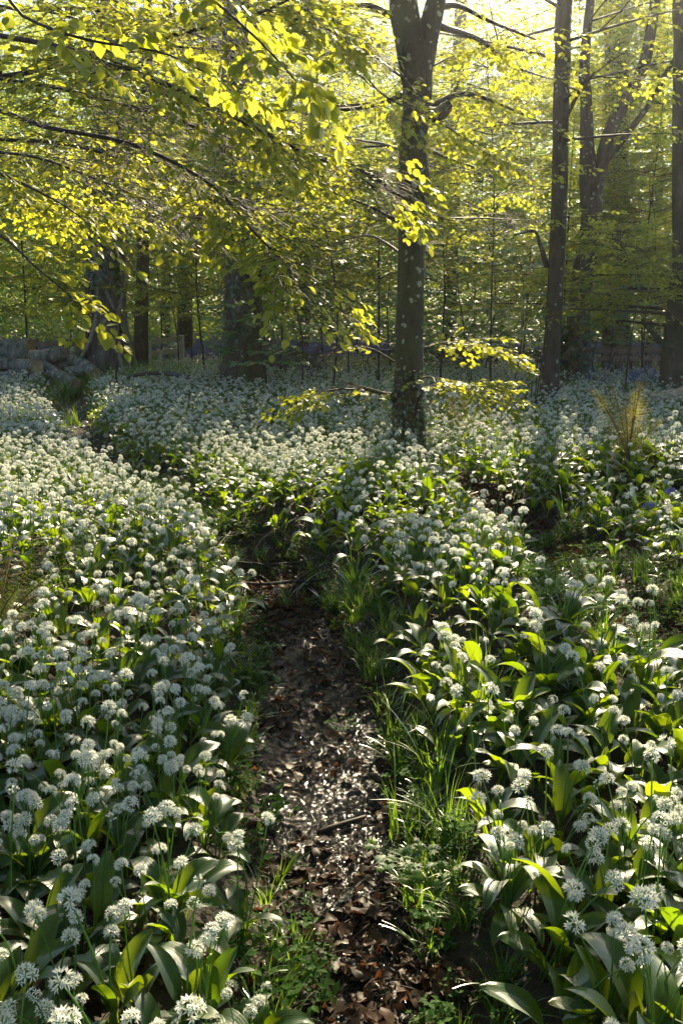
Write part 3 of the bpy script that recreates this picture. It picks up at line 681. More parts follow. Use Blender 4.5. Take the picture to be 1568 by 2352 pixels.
for a in ((260, 1120, .3, .85), (90, 1150, .3, .75), (440, 1170, .3, .55), (60, 950, .3, .8), (210, 930, .3, .5), (620, 1075, .3, .55), (500, 1060, .3, .4), (760, 1150, .3, .5), (880, 1165, .3, .4), (960, 1180, .3, .2),
          (1060, 1010, .3, .5), (1280, 985, .3, .4), (1150, 1260, .3, .22), (1250, 1300, .3, .2), (1060, 1440, .3, .16), (1480, 1560, .25, .2), (1440, 1500, .3, .12), (700, 1820, 0, .24), (800, 1900, 0, .2), (740, 2000, 0, .15), (840, 1830, 0, .12),
          (380, 1800, .3, .16), (150, 2020, .2, .18), (330, 2130, .2, .14), (90, 1650, .3, .25), (250, 1450, .3, .2), (420, 1700, .3, .15), (1010, 1560, .3, .2), (1180, 1700, .3, .2), (1350, 1750, .3, .15), (450, 1990, .25, .1), (1230, 2020, .25, .3), (1420, 2100, .25, .3), (1150, 2120, .2, .2), (1060, 1830, .2, .12), (300, 1600, .3, .2), (480, 1350, .3, .22), (120, 1420, .3, .25), (500, 1450, .3, .15),
          (700, 2280, .0, .12), (850, 2330, .0, .1), (1180, 1180, .3, .25), (1420, 1060, .3, .3), (590, 1590, .1, .12), (1300, 1110, .3, .3), (60, 1280, .3, .3), (1300, 2300, .25, .15), (230, 1900, .3, .1), (1480, 1880, .3, .1)): lit(*a)
for p_, r_ in ((at(780, 895, 7.3), .8), (at(1080, 800, 8.1), .9), (at(1070, 885, 7.5), .8), (at(800, 805, 7.7), .8), (at(180, 720, 3.9), .5), (at(60, 640, 4), .5), (at(320, 130, 2.85), .5), (at(460, 150, 2.85), .5), (at(690, 190, 2.9), .5), (at(60, 100, 3), .5), (at(560, 60, 3.05), .4),
               (at(860, 330, 9), .9), (at(1000, 300, 10), .9), (at(1100, 200, 11), 1.0), (at(700, 500, 9), .6), (at(1130, 500, 13), .9)): LIT.append((p_, r_))
LC = np.array([p for p, r in LIT]); LR = np.array([r for p, r in LIT])
def shade_keep(P):
    keep = np.ones(len(P), bool)
    for c, r in zip(LC, LR):
        q = P - c; t = q @ SUN; dd = np.linalg.norm(q - t[:, None] * SUN, axis=1)
        keep &= ~((t > r + .25) & (dd < r * (.75 + .35 * rng.random(len(P)))))
    return keep
class Crown:
    def __init__(s, seed=0): s.lf = Soup(); s.tw = Soup(); s.g = np.random.default_rng(seed); s.cut = True; s.dz = 0
    def spray(s, pos, dr, L, leaf=.07, tmpl='hi', thin=False, tilt=.25, keep=1.0):
        thin = thin or L < .75; bank = SPR_T if thin else SPR; P, D, U, sz, A, B = bank[s.g.integers(len(bank))]
        dr = norm(np.asarray(dr, float)); up0 = norm(np.array([s.g.normal(0, tilt), s.g.normal(0, tilt), 1.0])); sd = norm(np.cross(up0, dr)); up = np.cross(dr, sd)
        if s.g.random() < .5: sd = -sd
        Mx = np.stack([dr, sd, up], 0)
        droop = -.10 * L
        def tf(Q): return pos + (Q @ Mx) * L + np.outer(np.clip(Q[:, 0], 0, 2) ** 2, [0, 0, droop])
        W_ = tf(P); k = s.g.random(len(P)) < keep * min(1, .35 + L * 1.1)
        if s.cut: k &= shade_keep(W_)
        leaves(s.lf, W_[k], (D @ Mx)[k] + [0, 0, s.dz], (U @ Mx)[k], sz[k] * leaf, tmpl)
        twigs(s.tw, tf(A), tf(B), .0022 * L + .0005, .0012 * L + .0004)
    def bough(s, P, r0, r1, nsub, sublen, leaf=.07, tmpl='hi', t0=.15, thin=False, sides=6, spl=1.0, keep=1.0, tilt=.25, rise=.0, dz=-.12):
        s.dz = dz
        C, rad = tube(s.tw, P, np.linspace(r0, r1, len(P)), sides, max(8, 4 * len(P)), .05); n = len(C); Tn = norm(np.gradient(C, axis=0)); sgn = 1
        for k in range(nsub):
            t = t0 + (1 - t0) * (k + s.g.uniform(.1, .9)) / nsub; i_ = min(n - 1, int(t * (n - 1))); c = C[i_]; d = Tn[i_]; h = norm(np.cross(d, [0, 0, 1]) + 1e-6) * sgn; sgn = -sgn
            L_ = sublen * (1.15 - .6 * t) * s.g.uniform(.6, 1.25); dr = norm(d * s.g.uniform(.4, 1.0) + h * s.g.uniform(.5, 1.1) + [0, 0, s.g.normal(rise, .18)])
            if L_ > 1.1:                           # a real side branch with sprays of its own
                e = c + dr * L_ * .5; q = e + norm(dr + s.g.normal(0, .15, 3) * [1, 1, .4]) * L_ * .4
                tube(s.tw, [c, e, q], [rad[i_] * .55 + .002, rad[i_] * .35 + .0015, .002], 5, 7)
                for m_ in range(4):
                    f = (m_ + s.g.uniform(.2, .8)) / 4; b = c + (q - c) * f; h2 = norm(np.cross(dr, [0, 0, 1])) * (1 if m_ % 2 else -1)
                    s.spray(b, dr * .8 + h2 * .8 + [0, 0, s.g.normal(0, .1)], spl * s.g.uniform(.5, .8), leaf, tmpl, thin, tilt, keep)
                s.spray(q, dr, spl * s.g.uniform(.5, .8), leaf, tmpl, thin, tilt, keep)
            else: s.spray(c, dr, L_, leaf, tmpl, thin, tilt, keep)
        s.spray(C[-1], Tn[-1], sublen * .6, leaf, tmpl, thin, tilt, keep)
def px_trunk(sp, pts, y, sides=18, lump=.05, flare=None, seed=0, n=None, top=None):
    """pts: (u, v, width) down the picture to the base; all at distance y"""
    P = [at(u, v, y) for u, v, _ in pts]; rr = [w_ / 2 * np.linalg.norm(p - [0, 0, CAM_Z]) / F for p, (_, _, w_) in zip(P, pts)]
    P = P[::-1]; rr = rr[::-1]; b = P[0].copy(); b[2] = hz(b[0], b[1]) - .15; P = [b] + P; rr = [rr[0] * 1.12] + rr
    if top: P.append(P[-1] + np.array(top)); rr.append(rr[-1] * .45)
    C, rad = tube(sp, P, rr, sides, n or 60, lump, True, flare, seed)
    return C, rad
def finish(root_name, loc, label, cat, parts, group=None):
    e = empty(root_name, loc, label, cat, group)
    for nm, s_, m_ in parts:
        if s_.v: localise(s_.obj(nm, m_, e), loc)
    return e
def crown_limbs(cr, C, rad, z0, z1, n, length, leaf=.08, tmpl='lo', nsub=6, sub=1.2, rise=.35, az=None, thin=True, keep=1.0):
    zz = C[:, 2]
    for k in range(n):
        h_ = z0 + (z1 - z0) * (k + .5) / n; i_ = int(np.argmin(abs(zz - h_))); c = C[i_]; a = (k * 2.4 + cr.g.uniform(-.4, .4)) if az is None else cr.g.uniform(*az)
        L_ = length * cr.g.uniform(.7, 1.2); d = np.array([math.cos(a), math.sin(a), rise]); m_ = c + d * L_ * .5; e = m_ + np.array([d[0], d[1], rise * .4]) * L_ * .5
        cr.bough([c, m_, e], min(rad[i_] * .22, .028), .005, nsub, sub, leaf, tmpl, .25, thin, 6, 1.0, keep)

# --- the big beech beside the path
YM = 7.6
tr = Soup(); C, rad = px_trunk(tr, [(958, 105, 80), (958, 150, 68), (957, 220, 60), (952, 300, 56), (948, 370, 60), (950, 425, 72), (945, 470, 65), (945, 600, 60), (940, 750, 62), (938, 880, 66), (936, 980, 76), (934, 1040, 88)], YM, 28, .05, 1.0, 1, 110)
li = Soup(); K_ = YM / F
tube(li, [at(950, 190, YM), at(944, 110, YM), at(928, 20, YM), at(918, -60, YM), at(890, -300, YM + .2), at(870, -600, YM + .4)], [.1, 32 * K_, 30 * K_, 29 * K_, .09, .05], 20, 30, .05)
li2 = Soup(); tube(li2, [at(962, 180, YM), at(978, 100, YM), at(1000, 10, YM), at(1016, -60, YM), at(1070, -300, YM - .3), at(1100, -650, YM - .5)], [.08, 24 * K_, 21 * K_, 20 * K_, .06, .03], 20, 30, .05)
stub = Soup(); tube(stub, [at(975, 262, YM - .05), at(1005, 262, YM - .25), at(1022, 248, YM - .3), at(1032, 236, YM - .3)], [.06, .055, .05, .035], 10, 12, .1)
lowb = Soup(); tube(lowb, [at(915, 922, YM), at(880, 905, YM - .2), at(850, 895, YM - .3), at(800, 880, YM - .4)], [.03, .022, .016, .008], 7, 10, .05)
cr = Crown(11)
def B(pts, *a, **k): cr.bough([at(u, v, y) for u, v, y in pts], *a, **k)
B([(905, 905, 7.70), (830, 895, 7.40), (760, 895, 7.30), (700, 912, 7.20)], .010, .003, 16, .62, .056)
B([(905, 830, 7.80), (850, 800, 7.70), (790, 800, 7.70), (735, 830, 7.70)], .009, .003, 15, .6, .056)
B([(970, 890, 7.80), (1030, 880, 7.60), (1090, 885, 7.50), (1160, 905, 7.50)], .009, .003, 16, .6, .056)
B([(975, 800, 7.90), (1030, 785, 8.10), (1100, 795, 8.30), (1165, 812, 8.40)], .009, .003, 16, .65, .056)
B([(960, 870, 7.60), (990, 865, 7.10), (1000, 880, 6.70)], .009, .003, 5, .45, .062)
B([(905, 445, 7.80), (870, 415, 7.70), (800, 380, 7.60), (700, 350, 7.40)], .03, .006, 9, 1.0, .056)
B([(930, 520, 7.80), (900, 500, 7.40), (840, 470, 7.10), (760, 440, 6.90)], .02, .005, 8, .8, .056)
B([(975, 250, 7.90), (1060, 215, 8.10), (1140, 235, 8.40), (1240, 280, 8.90)], .03, .006, 10, 1.0, .056)
B([(925, 215, 7.90), (880, 235, 7.70), (800, 250, 7.40), (700, 245, 7.10)], .03, .006, 10, 1.0, .056)
cr.bough([at(u, v, y) for u, v, y in [(1000, 20, 7.90), (1050, 12, 7.90), (1130, 50, 8.00), (1230, 90, 8.30)]], .03, .008, 8, .9, .056, t0=.5)
B([(1010, 60, 7.90), (1100, 90, 8.70), (1180, 150, 9.60), (1260, 180, 10.10)], .03, .006, 9, 1.0, .056)
B([(950, 330, 8.00), (1000, 350, 8.70), (1080, 380, 9.60), (1180, 400, 10.10)], .02, .005, 9, 1.0, .056)
B([(940, 350, 8.10), (880, 330, 9.10), (820, 320, 10.10), (760, 300, 11.10)], .02, .005, 9, 1.1, .056)
B([(960, 200, 8.10), (900, 160, 9.10), (840, 120, 10.10), (740, 110, 11.10)], .02, .005, 9, 1.1, .056)
B([(960, 480, 8.10), (1020, 500, 8.70), (1100, 500, 9.50), (1200, 505, 10.10)], .018, .004, 8, .9, .056)
B([(940, 600, 8.10), (890, 560, 8.70), (840, 540, 9.10), (760, 560, 9.50)], .018, .004, 8, .9, .056)
cr.bough([at(u, v, y) for u, v, y in [(905, 40, 7.90), (840, 10, 7.70), (760, 20, 7.30), (660, 20, 7.00)]], .03, .006, 9, .8, .056, t0=.4)
cr.cut = True
for C_ in (spline([at(905, 0, YM), at(885, -80, YM), at(850, -300, YM), at(830, -600, YM)], 30), spline([at(1010, 0, YM), at(1035, -90, YM), at(1090, -300, YM), at(1120, -650, YM)], 30)):
    crown_limbs(cr, C_, np.full(30, .09), 5.2, 9.0, 7, 2.6, .085, 'lo', 6, 1.2, keep=.8)
loc = (C[0][0], C[0][1], hz(C[0][0], C[0][1]))
# ivy round the foot of the trunk
iv = Soup(); n = 1300; tt = rng.random(n) ** 1.6 * .85; th = rng.uniform(0, 6.283, n); r_ = .19 + .1 * np.exp(-tt * 6)
Pv = np.stack([C[0][0] + np.cos(th) * r_, C[0][1] + np.sin(th) * r_, loc[2] + .05 + tt], 1); Dv = np.stack([np.cos(th) * .5 + rng.normal(0, .4, n), np.sin(th) * .5 + rng.normal(0, .4, n), -.8 + rng.normal(0, .3, n)], 1)
leaves(iv, Pv, Dv, np.stack([np.cos(th), np.sin(th), np.full(n, .4)], 1), rng.uniform(.02, .045, n), 'lo')
finish('beech_tree', loc, 'tall forked beech tree with pale lichen spots and moss standing alone beside the path', 'tree',
       [('trunk', tr, M['bark_beech']), ('limb', li, M['bark_beech']), ('limb', li2, M['bark_beech']), ('broken_stub', stub, M['bark_moss']), ('low_branch', lowb, M['bark_moss']), ('crown', cr.lf, M['beech']), ('branches', cr.tw, M['twig']), ('ivy', iv, M['ivy'])])

# --- the beech whose boughs hang in from the upper left; its trunk stands just outside the picture
tr = Soup(); tx, ty = -3.6, 5.4
Ct, Rt = tube(tr, [(tx, ty, hz(tx, ty) - .1), (tx + .05, ty, 1.5), (tx, ty + .05, 3), (tx + .1, ty, 5), (tx, ty - .1, 8), (tx + .2, ty, 11)], [.27, .22, .2, .17, .12, .04], 20, 40, .05, True, .5, 3)
cr = Crown(12)
def B2(z, pts, *a, **k): cr.bough([np.array([tx, ty, z])] + [at(u, v, y) for u, v, y in pts], *a, t0=.3, **k)
B2(3.2, [(-100, 170, 5.8), (170, 140, 5.4), (310, 100, 5.2), (560, 40, 5.0), (680, -10, 5.0)], 0.0193, 0.0070, 50, .95, .044, keep=1.5, dz=-.22)
B2(3.4, [(-100, 60, 5.2), (150, 110, 4.7), (330, 170, 4.5), (500, 250, 4.5), (700, 350, 4.5), (800, 390, 4.6), (860, 430, 4.6)], 0.0165, 0.0035, 65, .8, .044, keep=1.5, dz=-.22)
B2(2.6, [(-100, 240, 5.5), (100, 290, 5.1), (300, 330, 4.8), (480, 420, 4.6), (580, 530, 4.4), (650, 600, 4.3), (685, 655, 4.2)], 0.0165, 0.0028, 61, .75, .044, keep=1.5, dz=-.22)
B2(2.2, [(-120, 490, 4.4), (0, 540, 4.1), (80, 610, 3.9), (150, 670, 3.8), (215, 725, 3.75)], 0.0099, 0.0021, 11, .36, .05, keep=.9)
B2(2.5, [(-120, 380, 4.4), (0, 400, 4.3), (90, 440, 4.2), (160, 480, 4.1), (210, 520, 4.1)], 0.0099, 0.0021, 9, .5, .047, keep=.6)
B2(3.3, [(-150, -80, 3.4), (60, 40, 3.05), (200, 90, 2.9), (370, 120, 2.85), (490, 175, 2.85)], 0.0077, 0.0021, 8, .34, .052, keep=1.0, tilt=.4, dz=-.4)
B2(3.6, [(200, -250, 3.8), (420, -60, 3.3), (560, 60, 3.05), (640, 140, 2.95), (700, 210, 2.9)], 0.0077, 0.0021, 8, .34, .052, keep=1.0, tilt=.4, dz=-.4)
B2(3.0, [(-100, 300, 6.2), (150, 330, 6.2), (350, 390, 6.2), (520, 470, 6.3), (700, 480, 6.4)], 0.0165, 0.0042, 53, .95, .044, keep=1.5, dz=-.22)
B2(3.9, [(-50, 0, 6.8), (200, 20, 6.8), (400, 60, 6.9), (620, 150, 7.0), (760, 200, 7.0)], 0.0165, 0.0042, 53, 1.05, .044, keep=1.5, dz=-.22)
B2(2.8, [(-100, 330, 5.2), (80, 360, 4.9), (220, 410, 4.8), (320, 450, 4.8), (380, 480, 4.8)], 0.0110, 0.0028, 40, .8, .044, keep=1.5, dz=-.22)
B2(4.3, [(0, -120, 6), (300, -60, 5.8), (600, 20, 5.8), (760, 70, 5.9), (820, 110, 6)], 0.0165, 0.0042, 40, 1.0, .044, keep=1.5, dz=-.22)
B2(3.0, [(0, 180, 5.2), (250, 230, 5.0), (450, 290, 5.0), (560, 330, 5.1)], 0.0110, 0.0035, 45, .9, .044, keep=1.5, dz=-.22)
B2(2.7, [(-50, 430, 6.5), (100, 450, 6.8), (220, 480, 7.0), (310, 500, 7.2)], 0.0110, 0.0035, 35, .9, .044, keep=1.5, dz=-.22)
B2(4.6, [(500, -180, 7), (720, -20, 6.8), (860, 200, 7.0), (1000, 275, 7.2), (1180, 395, 7.4)], 0.0121, 0.0028, 37, .6, .044, keep=1.5, dz=-.22)
crown_limbs(cr, Ct, Rt, 5, 10.5, 7, 2.6, .085, 'lo', 6, 1.2, keep=.7)
finish('overhanging_beech_tree', (tx, ty, hz(tx, ty)), 'beech whose long leafy boughs sweep in over the upper left of the clearing', 'tree', [('trunk', tr, M['bark_beech']), ('crown', cr.lf, M['beech']), ('branches', cr.tw, M['twig'])])

# --- slender trees at the right
def std_tree(name, pts, y, label, mat, crownspec, extra=(), seed=0, flare=.3, top=(0.2, 0, 3), ivy=None, leaf=('beech_far', 'lo', .068), group=None, lump=.05):
    tr = Soup(); C, rad = px_trunk(tr, pts, y, 18, lump, flare, seed, 60, top); cr = Crown(seed + 500); parts = [('trunk', tr, mat)]
    for ex in extra:
        l_ = Soup(); P = [at(u, v, yy) for u, v, w_, yy in ex]; tube(l_, P, [w_ / 2 * yy / F for u, v, w_, yy in ex], 12, 26, .05); parts.append(('limb', l_, mat))
    for z0, z1, n_, L_, kw in crownspec: crown_limbs(cr, C, rad, z0, z1, n_, L_, leaf[2], leaf[1], **kw)
    parts += [('crown', cr.lf, M[leaf[0]]), ('branches', cr.tw, M['twig'])]
    if ivy:
        iv = Soup()
        for z0, z1, n_, off in ivy:
            zz = rng.uniform(z0, z1, n_); ii = np.array([int(np.argmin(abs(C[:, 2] - q))) for q in zz]); th = rng.uniform(0, 6.283, n_); r_ = rad[ii] + rng.random(n_) * off
            P = np.stack([C[ii, 0] + np.cos(th) * r_, C[ii, 1] + np.sin(th) * r_, zz], 1); D = np.stack([np.cos(th) * .6 + rng.normal(0, .4, n_), np.sin(th) * .6 + rng.normal(0, .4, n_), -.8 + rng.normal(0, .4, n_)], 1)
            leaves(iv, P, D, np.stack([np.cos(th), np.sin(th), np.full(n_, .5)], 1), rng.uniform(.06, .11, n_), 'lo')
        parts.append(('ivy', iv, M['ivy']))
    loc = (C[0][0], C[0][1], hz(C[0][0], C[0][1]))
    return finish(name, loc, label, 'tree', parts, group), cr
LO = dict(nsub=7, sub=1.2, rise=.12); HI = dict(nsub=5, sub=1.3, rise=.3, keep=.75)
std_tree('slim_tree', [(1296, 0, 30), (1292, 120, 31), (1288, 250, 32), (1285, 400, 33), (1278, 600, 34), (1270, 750, 36), (1262, 860, 40), (1258, 925, 46)], 12.4,
         'slim straight reddish-brown tree between the forked beech and the leaning tree', M['bark_red'], [(3.7, 6.4, 12, 2.4, LO), (5.4, 9, 9, 3.2, HI)],
         [[(1255, 610, 14, 12.3), (1240, 560, 9, 12), (1225, 530, 7, 11.8), (1180, 540, 5, 11.6)], [(1285, 330, 12, 12.3), (1300, 270, 10, 12), (1330, 210, 8, 11.8), (1365, 165, 6, 11.6)]], 21)
std_tree('leaning_tree', [(1345, 100, 19), (1345, 220, 23), (1348, 330, 29), (1352, 420, 40), (1358, 500, 44), (1345, 590, 46), (1332, 680, 46), (1325, 780, 54), (1320, 870, 66)], 16.0,
         'lichen-grey tree with two long limbs leaning right and ivy at its foot', M['bark_red'], [(5.2, 6.4, 3, 2.5, LO), (6, 10, 4, 2.8, HI)],
         [[(1358, 480, 34, 16), (1375, 400, 32, 16), (1405, 290, 30, 15.9), (1460, 190, 27, 15.8), (1485, 120, 24, 15.7), (1510, -50, 20, 15.5), (1530, -300, 10, 15.3)], [(1358, 450, 18, 15.9), (1385, 380, 16, 15.7), (1430, 320, 14, 15.5), (1500, 225, 12, 15.4), (1530, 165, 10, 15.3), (1600, 50, 6, 15)]], 22,
         ivy=[(.1, 1.4, 900, .12)])
std_tree('mossy_edge_tree', [(1566, -60, 24), (1562, 100, 26), (1560, 300, 28), (1562, 480, 32), (1564, 600, 38), (1560, 700, 50), (1552, 790, 54), (1545, 905, 66)], 13.6,
         'dark moss-covered tree at the edge with a broken limb reaching left over the fence', M['bark_dark'], [(1.25, 2.1, 6, 2.4, dict(nsub=8, sub=1.2, rise=.05, az=(1.9, 4.3))), (5, 9, 4, 2.6, HI)],
         [[(1555, 800, 16, 13.5), (1520, 785, 13, 13.4), (1490, 755, 10, 13.3), (1478, 740, 8, 13.3)]], 23)
std_tree('ivy_column_tree', [(1420, -50, 44), (1415, 150, 48), (1412, 350, 52), (1412, 600, 56), (1415, 800, 62)], 23, 'tree hidden under a thick column of dark ivy behind the leaning tree', M['bark_dark'], [(5, 11, 4, 2.6, HI)], seed=24,
         ivy=[(1.5, 9.5, 4200, .42)])
# --- trees at the left
std_tree('mossy_old_tree', [(545, -40, 56), (545, 150, 60), (548, 330, 66), (555, 480, 72), (560, 620, 80), (560, 740, 88), (558, 820, 96), (556, 880, 106)], 15.4,
         'broad old tree with furrowed mossy bark and a dark hollow foot', M['bark_moss'], [(2.4, 5.0, 9, 2.3, LO), (6, 10, 4, 2.8, HI)], seed=26, flare=.25, lump=.11, ivy=[(.9, 6.5, 3200, .22), (3.2, 5.6, 1800, .4)])
std_tree('slender_mossy_tree', [(338, 100, 20), (334, 300, 24), (330, 500, 26), (327, 650, 27), (324, 780, 32), (322, 845, 36)], 18.4, 'slender mossy tree standing against the left gatepost', M['bark_moss'], [(3.2, 5.6, 8, 2.0, LO), (6, 10, 4, 2.6, HI)], seed=27)
# vine wrapped tree
tr = Soup(); C, rad = px_trunk(tr, [(252, 50, 36), (250, 250, 40), (246, 420, 46), (244, 560, 52), (244, 680, 58), (242, 780, 68), (240, 850, 84)], 17.6, 24, .08, .3, 5, 60, (0, 0, 3))
vn = Soup()
for k in range(13):
    a = rng.uniform(0, 6.28); tw_ = rng.choice([-1, 1]) * rng.uniform(.8, 2.6); z0 = .0; z1 = rng.uniform(2.4, 3.6); P = []; rr = []
    for q in np.linspace(0, 1, 12):
        z = z0 + (z1 - z0) * q; i_ = int(np.argmin(abs(C[:, 2] - z))); aa = a + tw_ * q + .5 * math.sin(5 * q + k); r_ = rad[i_] * 1.06 + .03 + .05 * abs(math.sin(4 * q + k)) + (.3 * (1 - q) ** 4); P.append((C[i_, 0] + math.cos(aa) * r_, C[i_, 1] + math.sin(aa) * r_, z)); rr.append((.052 - .03 * q) * rng.uniform(.7, 1.15))
    tube(vn, P, rr, 7, 36, .08)
iv = Soup(); n_ = 5200; zz = 2.0 + rng.random(n_) * 5.2; ii = np.array([int(np.argmin(abs(C[:, 2] - q))) for q in zz]); th = rng.uniform(0, 6.283, n_); r_ = rad[ii] + rng.random(n_) * .38 * (.5 + .5 * np.sin(zz * 2.3 + th * 2))
leaves(iv, np.stack([C[ii, 0] + np.cos(th) * r_, C[ii, 1] + np.sin(th) * r_, zz + rng.normal(0, .1, n_)], 1), np.stack([np.cos(th) * .6, np.sin(th) * .6, -.8 + rng.normal(0, .4, n_)], 1), np.stack([np.cos(th), np.sin(th), np.full(n_, .5)], 1), rng.uniform(.07, .13, n_), 'lo')
n_ = 900; zz = .5 + rng.random(n_) * 1.6; th = rng.uniform(2.2, 4.1, n_); ii = np.array([int(np.argmin(abs(C[:, 2] - q))) for q in zz]); r_ = rad[ii] * 1.1 + rng.random(n_) * .2
leaves(iv, np.stack([C[ii, 0] + np.cos(th) * r_, C[ii, 1] + np.sin(th) * r_, zz], 1), np.stack([np.cos(th), np.sin(th), np.full(n_, -.8)], 1), np.stack([np.cos(th), np.sin(th), np.full(n_, .5)], 1), rng.uniform(.06, .11, n_), 'lo')
cr = Crown(530); crown_limbs(cr, C, rad, 5, 10, 3, 2.8, .09, 'lo', **HI)
finish('vine_wrapped_tree', (C[0][0], C[0][1], hz(C[0][0], C[0][1])), 'tree gripped by thick twisting ivy stems with dark ivy leaves above, right of the logs', 'tree', [('trunk', tr, M['bark_grey']), ('vine', vn, M['vine']), ('ivy', iv, M['ivy']), ('crown', cr.lf, M['beech_far']), ('branches', cr.tw, M['twig'])])
# further trunks standing among the far leaves
bgt = [(425, 770, 34, 27, 'dark trunk beyond the wooden gate', 0), (700, 770, 24, 28, 'slim distant trunk right of the broad mossy tree', 0), (1030, 780, 30, 26, 'pale distant trunk just right of the forked beech', 0),
       (1500, 775, 30, 28, 'dark far trunk left of the mossy edge tree', 0), (380, 770, 20, 33, 'thin far trunk behind the gate', 0)]
for k, (u, v, w_, y, lb, _) in enumerate(bgt):
    ln = rng.normal(0, 14)
    std_tree('background_tree', [(u + ln, 0, w_ * .8), (u + ln * .5, 350, w_ * .9), (u, v, w_)], y, lb, M['bark_dark'] if k % 3 else M['bark_red'], [(4.2, 11, 9, 2.8, HI)], seed=40 + k, group='distant woodland trees')

# --- two unseen beeches added so their crowns hold skylight off the foreground
for tx_, ty_, sd_, lb in ((3.7, 1.6, 81, 'unseen beech added outside the right edge to shade the near path'), (-3.4, -1.8, 82, 'unseen beech added behind the viewpoint on the left to shade the near path')):
    tr = Soup(); z_ = hz(tx_, ty_); C, rad = tube(tr, [(tx_, ty_, z_ - .1), (tx_, ty_, 2), (tx_ + .1, ty_, 5), (tx_, ty_, 9)], [.25, .2, .16, .06], 16, 30, .05, True, .5, sd_); cr = Crown(sd_)
    crown_limbs(cr, C, rad, 5.6, 8.2, 13, 4.6, .12, 'lo', 8, 1.6, rise=.12)
    finish('beech_tree', (tx_, ty_, z_), lb, 'tree', [('trunk', tr, M['bark_beech']), ('crown', cr.lf, M['beech_far']), ('branches', cr.tw, M['twig'])])
# --- understory saplings
def sapling(x, y, H, spread, tiers, label, seed, kind='beech', leaf=.075, z0=.9, keep=1.0, nm='beech_sapling'):
    g = np.random.default_rng(seed); st = Soup(); z = hz(x, y); top = np.array([x + g.normal(0, .3), y + g.normal(0, .3), z + H])
    C, rad = tube(st, [(x, y, z - .1), (x + g.normal(0, .08), y, z + H * .3), (x + g.normal(0, .15), y, z + H * .65), top], [.010 + H * .0016, .009 + H * .0012, .007, .003], 7, 20, .04)
    cr = Crown(seed + 900)
    if kind == 'syc':
        P, D, U, sz = [], [], [], []
        for t in range(tiers):
            zz = z0 + (H - z0) * t / tiers; i_ = int(np.argmin(abs(C[:, 2] - z - zz)))
            for q in range(3):
                a = g.uniform(0, 6.28); L_ = spread * g.uniform(.5, 1.1) * (1 - .4 * t / tiers); e = C[i_] + np.array([math.cos(a), math.sin(a), g.uniform(.0, .35)]) * L_
                twigs(cr.tw, [C[i_]], [e], .006, .003); nn_ = int(L_ / .12) + 2
                for m_ in range(nn_):
                    b = C[i_] + (e - C[i_]) * (.35 + .65 * m_ / (nn_ - 1)) if nn_ > 1 else e
                    for s_ in (-1, 1):
                        aa = a + s_ * g.uniform(.6, 1.2); pe = b + np.array([math.cos(aa), math.sin(aa), .25]) * g.uniform(.04, .1); twigs(cr.tw, [b], [pe], .0015, .001)
                        P.append(pe); D.append((math.cos(aa), math.sin(aa), g.normal(-.25, .18))); U.append((g.normal(0, .15), g.normal(0, .15), 1)); sz.append(leaf * g.uniform(.7, 1.2))
                P.append(e); D.append((math.cos(a), math.sin(a), -.2)); U.append((0, 0, 1.)); sz.append(leaf * 1.2)
        P = np.array(P); k = shade_keep(P); leaves(cr.lf, P[k], np.array(D)[k], np.array(U)[k], np.array(sz)[k], 'syc'); mt = M['syc']
    else:
        for t in range(tiers):
            zz = z0 + (H - z0) * t / tiers; i_ = int(np.argmin(abs(C[:, 2] - z - zz)))
            for q in range(4):
                a = g.uniform(0, 6.28); L_ = spread * g.uniform(.6, 1.15) * (1.1 - .5 * t / tiers); d = np.array([math.cos(a), math.sin(a), .14]); e = C[i_] + d * L_
                cr.bough([C[i_], C[i_] + d * L_ * .5 + [0, 0, .05], e], .007, .002, 6, .9, leaf, 'lo', .2, g.random() < .5, 5, 1.0, keep, .2)
        mt = M['beech_far']
    finish(nm, (x, y, z), label, 'sapling', [('stem', st, M['twig']), ('crown', cr.lf, mt), ('branches', cr.tw, M['twig'])], 'understory saplings')
def sap(u, y, *a, **k): p = at(u, 800, y); sapling(p[0], y, *a, **k)
sap(690, 13.5, 3.2, .8, 9, 'sycamore sapling with big blue-green leaves right of the broad mossy tree', 1, 'syc', .15, .5, nm='sycamore_sapling')
sap(800, 15.5, 3.6, 1.0, 10, 'sycamore sapling with big leaves left of the forked beech', 2, 'syc', .15, .8, nm='sycamore_sapling')
sap(1060, 17, 3.4, 1.2, 10, 'bushy sycamore sapling right of the forked beech', 3, 'syc', .16, .7, nm='sycamore_sapling')
sap(1180, 16, 3.0, 1.1, 9, 'bushy sycamore sapling left of the slim reddish tree', 4, 'syc', .16, .6, nm='sycamore_sapling')
sap(545, 13.6, 1.6, .55, 5, 'low sycamore sapling growing in front of the broad mossy tree', 5, 'syc', .15, .5, nm='sycamore_sapling')
sap(1390, 14.5, 1.9, .8, 6, 'small sycamore sapling in front of the right fence', 6, 'syc', .13, .9, nm='sycamore_sapling')
sap(410, 20, 3.0, .9, 7, 'sycamore sapling hanging over the wooden gate', 7, 'syc', .15, 1.5, nm='sycamore_sapling')
sap(900, 19, 4.5, 1.2, 12, 'tall sycamore sapling directly behind the forked beech', 8, 'syc', .15, .8, nm='sycamore_sapling')
sap(617, 13.8, 4.2, .6, 5, 'thin bare-stemmed sapling touching the right side of the broad mossy tree', 9, leaf=.075, z0=2.2)
